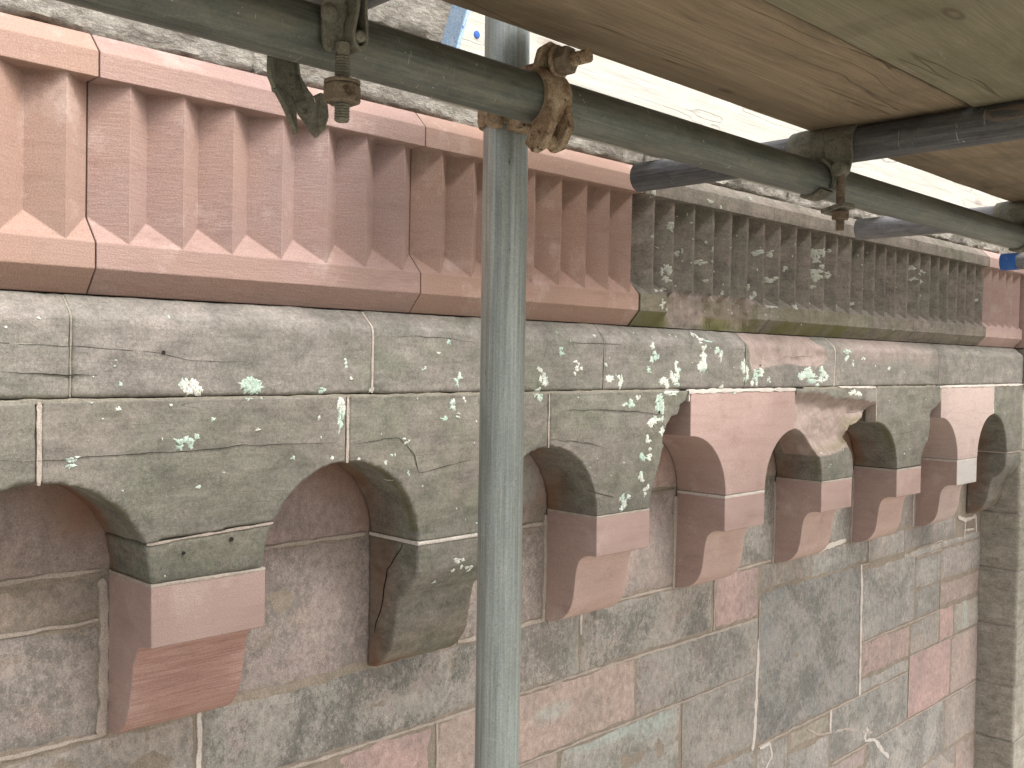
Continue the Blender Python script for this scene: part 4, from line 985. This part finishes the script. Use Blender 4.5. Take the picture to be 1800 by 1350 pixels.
def lich(x, z, rx, rz, ystart, dirv=(0, 1, 0), seed=0, lobes=1.):
    d = Vector(dirv).normalized(); side = Vector((0, 0, 1)).cross(d).normalized()*-1
    O = Vector((x, ystart, z)); n = 26; rings = 3
    pts = []
    def hit(a, rr):
        p = O + side*cos(a)*rr*rx + Vector((0, 0, 1))*sin(a)*rr*rz
        h = bvh.ray_cast(p-d*.15, d, .4)
        if h[0] is None: return None
        return h[0]+h[1]*.0011 if h[1].dot(d) < 0 else h[0]-h[1]*.0011
    c_ = hit(0, 0)
    if c_ is None: return
    base = len(LV); LV.append(c_); ok = True; grid = []
    for r in range(1, rings+1):
        for i in range(n):
            a = 2*pi*i/n
            f = 1+lobes*(.55*noise.noise(Vector((cos(a)*1.6+seed, sin(a)*1.6, seed)))+.45*noise.noise(Vector((cos(a)*4+seed, sin(a)*4, 3)))) + random.uniform(-.22, .20)
            p = hit(a, max(.15, f)*r/rings)
            if p is None or (p-c_).length > .03+max(rx, rz)*2: p = c_ if r == 1 else LV[-1]
            if r == rings: p = p+d*.0010
            LV.append(p)
    for i in range(n): LFa.append([base, base+1+i, base+1+(i+1) % n])
    for r in range(rings-1):
        for i in range(n): a = base+1+r*n; LFa.append([a+i, a+n+i, a+n+(i+1) % n, a+(i+1) % n])
def clump(x, z, rx, rz, y, d, s):
    if max(rx, rz) < .004: lich(x, z, rx, rz, y, d, s, 1.2); return
    n = 7 if max(rx, rz) > .007 else 4
    for i in range(n):
        lich(x+random.gauss(0, rx*.5), z+random.gauss(0, rz*.5), rx*random.uniform(.25, .6), rz*random.uniform(.25, .6), y, d, s+i*3.3, 1.5)
for i, (x, z, rx, rz) in enumerate(LF):
    if z > .08: clump(x, z, rx*.8, rz*.8, .015, (.71, .70, 0), i*1.7)
    else: clump(x, z, rx, rz, -.0, (0, 1, 0), i*1.7)
for i, (x, z, rx, rz) in enumerate(LB): clump(x, z, rx, rz, .13, (0, 1, 0), i*2.3)
for i in range(420):       # scattered specks
    if random.random() < .6:
        x = random.uniform(.35, 3.6); z = random.uniform(-.28, .06)
        if abs(x-1.55) > .5 and random.random() < .45: continue
        if z < -.05 and (1.68 < x < 2.30 or 3.0 < x < 3.47): continue
        lich(x, z, random.uniform(.0008, .0022), random.uniform(.0008, .0022), 0, (0, 1, 0), i)
    else:
        x = random.uniform(.4, 3.7); z = random.uniform(-1.2, -.52); lich(x, z, random.uniform(.0008, .0026), random.uniform(.0008, .0026), .12, (0, 1, 0), i)
for i in range(60):
    x = random.triangular(1.58, 3.3, 1.7); z = random.uniform(.10, .33); lich(x, z, random.uniform(.001, .003), random.uniform(.001, .003), .015, (.71, .70, 0), i)
o = part('lichen', mesh('lichen', LV, LFa, 180), MT['lichen'], wall); o['kind'] = 'stuff'

# ------------------------------------------------------------------ scaffold
TR = .02415
def tube(name, p0, p1, mat, label, cat='scaffold tube', group=None):
    p0, p1 = Vector(p0), Vector(p1); d = (p1-p0).normalized()
    a = d.orthogonal().normalized(); b = d.cross(a); vs = []; fs = []; seg = 56
    L = (p1-p0).length
    for t, r in ((0, TR-.0032), (0, TR-.0006), (.0006, TR), (L-.0006, TR), (L, TR-.0006), (L, TR-.0032)):
        for i in range(seg): q = 2*pi*i/seg; vs.append(p0+d*t+(a*cos(q)+b*sin(q))*r)
    for j in range(6):
        k2 = (j+1) % 6
        for i in range(seg): fs.append([j*seg+i, j*seg+(i+1) % seg, k2*seg+(i+1) % seg, k2*seg+i])
    o = part(name, mesh(name, vs, fs, 40), mat); o['label'] = label; o['category'] = cat
    if group: o['group'] = group
    return o
LY, LZ = -.510, .262
tube('ledger_tube', (-1.6, LY, LZ), (6.2, LY, LZ), MT['ledger'], 'long dull grey green horizontal scaffold tube running the length of the wall')
tube('upright_tube', (.75, -.435, -4.98), (.7505, -.4345, 2.1), MT['pole'], 'bright grey vertical scaffold pole standing in front of the wall')
def transom(X, yend, mat, label, end=None):
    o = tube('transom_tube', (X, yend, .313), (X, -1.95, .313), mat, label, group='cross tubes under the scaffold boards')
    if end:
        vs, fs = cyl((X, yend+.0006, .313), (X, yend-.045, .313), TR+.0006, seg=48); o2 = part('painted_end', mesh('painted_end', vs, fs, 40), MT['blue'])
        o2.parent = o
    return o
transom(.49, -.452, MT['transom_g'], 'grey cross tube at the top left edge above the clevis bolt')
transom(1.334, -.160, MT['transom'], 'dark cross tube with rusty patches, blunt end by the start of the grey frieze')
transom(2.160, -.150, MT['transom_g'], 'dusty grey cross tube ending over the middle of the weathered frieze')
transom(3.075, -.150, MT['transom_g'], 'far cross tube with a blue painted end', True)

# saddle couplers on the ledger
def mkpart(name, geo, mat, parent, ang=35, bw=0):
    me = mesh(name, geo[0], geo[1], ang); o = part(name, me, mat, parent)
    if bw: bevel(o, bw, 2, 35)
    return o
def rnd_prof(w0, w1, e=.006, f=.12):
    def g_(t):
        k_ = min(1, t/f, (1-t)/f); s = e*(1-sqrt(max(0, 1-(1-k_)**2))); return (w0+s, w1-s)
    return g_
def saddle(X, label, full=True):
    r = empty('saddle_coupler', (X, LY, LZ+.03), label, 'coupler', 'couplers holding the cross tubes on the long tube')
    c_ = (X, LY, .313)
    mkpart('saddle', arc_band(c_, 'Y', TR+.0006, .0060, -18, 232, rnd_prof(-.042, .058, .012, .10), 28), MT['olive'], r)
    # cheek coming down from the saddle beside the long tube
    mkpart('cheek', arc_band((X-.004, LY, LZ), 'X', TR+.0008, .006, 118, 215, lambda t: (-.052+.010*t, -.010-.006*t), 16), MT['olive'], r)
    mkpart('cheek', arc_band((X-.004, LY, LZ), 'X', TR+.0008, .006, -30, 60, lambda t: (-.045, -.012), 12), MT['olive'], r)
    hx, hy = X-.052, LY-.040
    mkpart('cheek', poly_plate([(X-.034, LY-.043, .318), (X-.034, LY-.046, .290), (X-.046, LY-.047, .266), (X-.050, LY-.040, .258), (X-.048, LY-.030, .264), (X-.038, LY-.018, .280), (X-.032, LY-.005, .296), (X-.032, LY+.0, .318)], (1, 0, 0), .006), MT['olive'], r, 30, .001)
    mkpart('hinge_pin', cyl((hx-.010, hy+.002, .2700), (hx+.012, hy+.002, .2700), .0100, seg=24), MT['olive'], r, bw=.003)
    b = mkpart('bolt', threaded((hx, hy, .270), (0, 0, -1), .0835, .0062, head=.048), MT['oliveb'], r)
    mkpart('nut', hexnut((hx, hy, .2130), (0, 0, -1), .0115, .0128), MT['oliveb'], b, 20)
    sb = join(arc_band((X-.052, LY, LZ), 'X', TR+.0006, .005, 222, 300, lambda t: (-.018+.004*t, .018-.004*t), 16),
              boxv((hx, hy+.004, .2165), (.0165, .017, .0028), Matrix.Rotation(radians(-14), 3, 'X')))
    mkpart('clamp_plate', sb, MT['olive'], r)
    return r
saddle(1.334, 'olive saddle coupler clamping the dark cross tube, bolt and nut hanging below it')
saddle(2.160, 'olive saddle coupler at the right edge of the picture')
saddle(3.075, 'far saddle coupler hidden behind the long tube')

# left coupler: folded clevis strap, eye bolt and a loose curved cap
r = empty('clevis_coupler', (.463, -.545, .19), 'olive folded strap coupler with a rusty nut on its long hanging bolt', 'coupler')
yb = -.5395
def P3(pts, y): return [(x, y, z) for x, z in pts]
outer = [(.4475, .312), (.4455, .279), (.4460, .2565), (.4475, .2465), (.4520, .2420), (.4555, .2425), (.4575, .2465), (.4600, .2495), (.4645, .2460), (.4690, .2475), (.4665, .2560), (.4660, .2650), (.4690, .2750), (.4695, .312)]
mkpart('strap', poly_plate(P3(outer, yb), (0, 1, 0), .0045), MT['olive'], r, 30, .0012)
loop = [(.4700, .312), (.4692, .280), (.4668, .268), (.4652, .258), (.4672, .2485), (.4720, .2445), (.4775, .2460), (.4805, .2530), (.4808, .2640), (.4795, .2760), (.4800, .312), (.4770, .312), (.4768, .276), (.4778, .264), (.4775, .2545), (.4755, .2495), (.4715, .2485), (.4688, .2520), (.4682, .2595), (.4697, .2670), (.4722, .2790), (.4728, .312)]
mkpart('strap_loop', poly_plate(P3(loop, yb-.0125), (0, 1, 0), .016), MT['olive'], r, 30, .0008)
mkpart('hinge_pin', revolve((.4724, yb-.0150, .2560), (0, 1, 0), [(0, .0030), (.0012, .0044), (.0022, .0047), (.030, .0047)], 24), MT['olive'], r, 50)
mkpart('rivet', revolve((.4520, yb-.0035, .2720), (0, 1, 0), [(0, .0035), (.0012, .0062), (.0030, .0078), (.0045, .0082)], 24), MT['olive'], r, 50)
bo = mkpart('bolt', threaded((.4625, -.5420, .2500), (0, 0, -1), .0615, .0063, head=.010), MT['olive'], r)
mkpart('washer', cyl((.4625, -.5420, .2205), (.4625, -.5420, .2178), .0145, seg=32), MT['oliveb'], bo, bw=.0006)
mkpart('nut', hexnut((.4625, -.5420, .2178), (0, 0, -1), .0150, .0148), MT['oliveb'], bo, 20, .0008)

# hanging curved cap: two fork prongs
def flap():
    def plate(pts, th=.0040):
        P = [Vector(p) for p in pts]; n = Vector((0, 0, 0))
        for i in range(1, len(P)-1): n += (P[i]-P[0]).cross(P[i+1]-P[0])
        if n.y < 0: n = -n
        return poly_plate(P, n, th)
    Y0 = -.452
    g_ = join(
        plate([(.4515, Y0-.014, .268), (.4490, Y0-.015, .2415), (.4505, Y0-.014, .2325), (.4575, Y0-.010, .2262), (.4625, Y0-.002, .2275), (.4620, Y0+.001, .245), (.4640, Y0+.001, .268)]),
        plate([(.4606, Y0+.001, .268), (.4590, Y0+.001, .245), (.4600, Y0-.002, .2255), (.4720, Y0-.002, .2255), (.4775, Y0-.002, .2270), (.4858, Y0+.000, .2170), (.4872, Y0+.001, .2437), (.4836, Y0+.002, .268)]),
        plate([(.4802, Y0+.002, .268), (.4838, Y0+.001, .2437), (.4831, Y0+.000, .2180), (.4895, Y0-.006, .2230), (.4952, Y0-.008, .2268), (.4902, Y0-.006, .2328), (.4842, Y0-.003, .2440), (.4810, Y0-.002, .268)]),
        plate([(.4572, Y0-.010, .2265), (.4629, Y0-.013, .2173), (.4692, Y0-.013, .2063), (.4761, Y0-.010, .1977), (.4796, Y0-.008, .1915), (.4812, Y0-.007, .1935), (.4770, Y0-.006, .2090), (.4700, Y0-.003, .2270), (.4640, Y0-.003, .2285)]),
        plate([(.4696, Y0-.003, .2275), (.4768, Y0-.006, .2090), (.4808, Y0-.007, .1935), (.4828, Y0-.003, .2000), (.4836, Y0-.001, .2140), (.4775, Y0-.002, .2275)]),
        plate([(.4812, Y0-.001, .2200), (.4832, Y0-.002, .2110), (.4892, Y0-.003, .2045), (.4940, Y0-.004, .1975), (.4978, Y0-.008, .1910), (.4985, Y0-.010, .2050), (.4975, Y0-.010, .2200), (.4952, Y0-.008, .2270), (.4890, Y0-.005, .2240)]),
        plate([(.4952, Y0-.008, .2275), (.4980, Y0-.015, .2298), (.5036, Y0-.016, .2288), (.5060, Y0-.016, .2105), (.5036, Y0-.014, .2000), (.4978, Y0-.009, .1910), (.4984, Y0-.010, .2050), (.4974, Y0-.010, .2200)]))
    me = mesh('cap', [(v.x-.0055, v.y, v.z+.0015) for v in g_[0]], g_[1])
    o = part('coupler_cap', me, MT['olive']); bevel(o, .0009, 3, 25)
    o['label'] = 'loose curved coupler cap with two prongs hanging under the long tube left of the bolt'; o['category'] = 'coupler cap'
flap()

# right-angle coupler on the upright
XC = .7215
r = empty('right_angle_coupler', (XC, LY, LZ), 'rusty brown right angle coupler joining the vertical pole and the long tube', 'coupler')
wp = lambda t: (-.0175+.004*abs(2*t-1)**2, .0175-.004*abs(2*t-1)**2)
mkpart('ledger_strap', arc_band((XC, LY, LZ), 'X', TR+.0004, .0068, 78, 262, wp, 30), MT['rust'], r)
# lower jaw: two knuckles with a gap and a tongue between them
Rm = Matrix.Rotation(radians(24), 3, 'X')
mkpart('hinge_knuckle', poly_plate([(XC-.0175, LY-.030, LZ-.008), (XC-.0175, LY-.0335, LZ-.030), (XC-.0175, LY-.022, LZ-.052), (XC-.0175, LY-.008, LZ-.056), (XC-.0175, LY+.002, LZ-.046), (XC-.0175, LY-.004, LZ-.033), (XC-.0175, LY-.018, LZ-.024)], (1, 0, 0), .010), MT['rust'], r, 30, .0014)
mkpart('hinge_knuckle', poly_plate([(XC+.0085, LY-.030, LZ-.008), (XC+.0085, LY-.0335, LZ-.030), (XC+.0085, LY-.022, LZ-.050), (XC+.0085, LY-.008, LZ-.052), (XC+.0085, LY+.002, LZ-.042), (XC+.0085, LY-.004, LZ-.033), (XC+.0085, LY-.018, LZ-.024)], (1, 0, 0), .009), MT['rust'], r, 30, .0014)
mkpart('hinge_tongue', cyl((XC-.016, LY-.012, LZ-.042), (XC+.016, LY-.012, LZ-.042), .0078, seg=20), MT['rust'], r, bw=.002)
# upper lug and bolt
mkpart('lug', poly_plate([(XC-.0165, LY-.004, LZ+.022), (XC+.0165, LY-.004, LZ+.022), (XC+.0165, LY-.012, LZ+.040), (XC+.008, LY-.014, LZ+.049), (XC-.006, LY-.014, LZ+.051), (XC-.0165, LY-.012, LZ+.044)], (0, -1, .25), .0075), MT['rust'], r, 30, .0012)
bo = mkpart('bolt', threaded((XC+.001, LY+.03, LZ+.032), (0.10, -1, .03), .088, .0068, head=.045), MT['rust'], r)
mkpart('washer', cyl((XC+.003, LY-.0215, LZ+.0335), (XC+.0035, LY-.0250, LZ+.0335), .0165, seg=28), MT['rust'], bo, bw=.0008)
mkpart('nut', hexnut((XC+.0040, LY-.0250, LZ+.0335), (.10, -1, .03), .0135, .0142), MT['oliveb'], bo, 20, .001)
# body between the tubes, pole strap and its lugs
mkpart('body', boxv((.748, LY+.0385, LZ), (.022, .0115, .022)), MT['rust'], r, 30, .002)
mkpart('pole_strap', arc_band((.75, -.435, LZ+.006), 'Z', TR+.0006, .006, -60, 250, lambda t: (-.018, .024), 30), MT['rust'], r)
mkpart('pole_lug', poly_plate([(.7815, -.462, LZ-.02), (.7815, -.462, LZ+.042), (.790, -.464, LZ+.052), (.802, -.468, LZ+.048), (.812, -.470, LZ+.034), (.812, -.470, LZ-.02)], (0, 1, 0), .008), MT['rust'], r, 30, .0014)
mkpart('pole_lug', poly_plate([(.768, -.470, LZ+.012), (.7665, -.470, LZ+.046), (.771, -.470, LZ+.054), (.776, -.470, LZ+.050), (.777, -.470, LZ+.012)], (0, 1, 0), .012), MT['rust'], r, 30, .0014)
mkpart('pole_knuckle', cyl((.7200, -.450, LZ-.018), (.7200, -.450, LZ+.03), .0085, seg=20), MT['rust'], r, bw=.0015)

# ------------------------------------------------------------------ boards
def board(name, x0, x1, y0, y1, z0, z1, mat, label, cat, group=None, seed=0, axis='h', endskew=0.):
    """timber board, long grid so that edges wander; y0<y1"""
    nx = int((x1-x0)/.02); sec = []
    e = .003
    prof = [(y0, z0+e), (y0+e, z0), (y1-e, z0), (y1, z0+e), (y1, z1-e), (y1-e, z1), (y0+e, z1), (y0, z1-e)]
    vs = []; fs = []; m = len(prof)
    for i in range(nx+1):
        x = x0+(x1-x0)*i/nx
        for k_, (y, z) in enumerate(prof):
            wv = .0016*fbm(x*3+seed, k_//2*2.3, 0, 3)+.0006*noise.noise(Vector((x*60, k_//2, seed)))
            sk = endskew*(z-z0)*(1-i/nx)**12
            vs.append((x+sk, y+wv*(1 if k_ in (0, 1, 6, 7) else -1), z+.0005*noise.noise(Vector((x*9+seed, k_, 1)))))
    for i in range(nx):
        for k_ in range(m): fs.append([i*m+k_, i*m+(k_+1) % m, (i+1)*m+(k_+1) % m, (i+1)*m+k_])
    fs += [list(range(m)), list(range(nx*m+m-1, nx*m-1, -1))]
    o = part(name, mesh(name, vs, fs, 40), mat); o['label'] = label; o['category'] = cat
    if group: o['group'] = group
    return o
dl = ['brown deck board nearest the wall, edge over the long tube', 'greenish deck board second from the wall, in the top right corner', 'third scaffold deck board from the wall', 'fourth scaffold deck board from the wall', 'fifth scaffold deck board, outermost from the wall']
y = -.481
for i in range(5):
    board('deck_board', -.48-.012*(i%3), 5.6, y-.219, y, .3385-(.0035 if i == 1 else 0), .3765, MT['deck_a' if i in (0, 2, 4) else 'deck_b'], dl[i], 'scaffold board', 'boards of the scaffold deck overhead', seed=i*9.1)
    y -= .219+.008
tb = board('edge_board', .853, 4.75, -.215, -.180, .3460, .5700, MT['toe'], 'sun bleached scaffold board standing on edge behind the long tube', 'scaffold board', seed=77, endskew=.33)
vs, fs = boxv((.8525, -.1975, .464), (.0030, .0195, .1065))
vs = [(v.x+(v.z-.3460)*.33, v.y, v.z) for v in [Vector(q) for q in vs]]
eb = part('end_band', mesh('end_band', vs, fs), MT['bluegrey'], None); eb.parent = tb; bevel(eb, .002, 2, 30)
vs, fs = revolve((.908, -.2170, .437), (0, 1, 0), [(0, .0035), (.0006, .005), (.002, .0052)], 14)
pd = part('paint_dab', mesh('paint_dab', vs, fs, 40), MT['blue'], None); pd.parent = tb
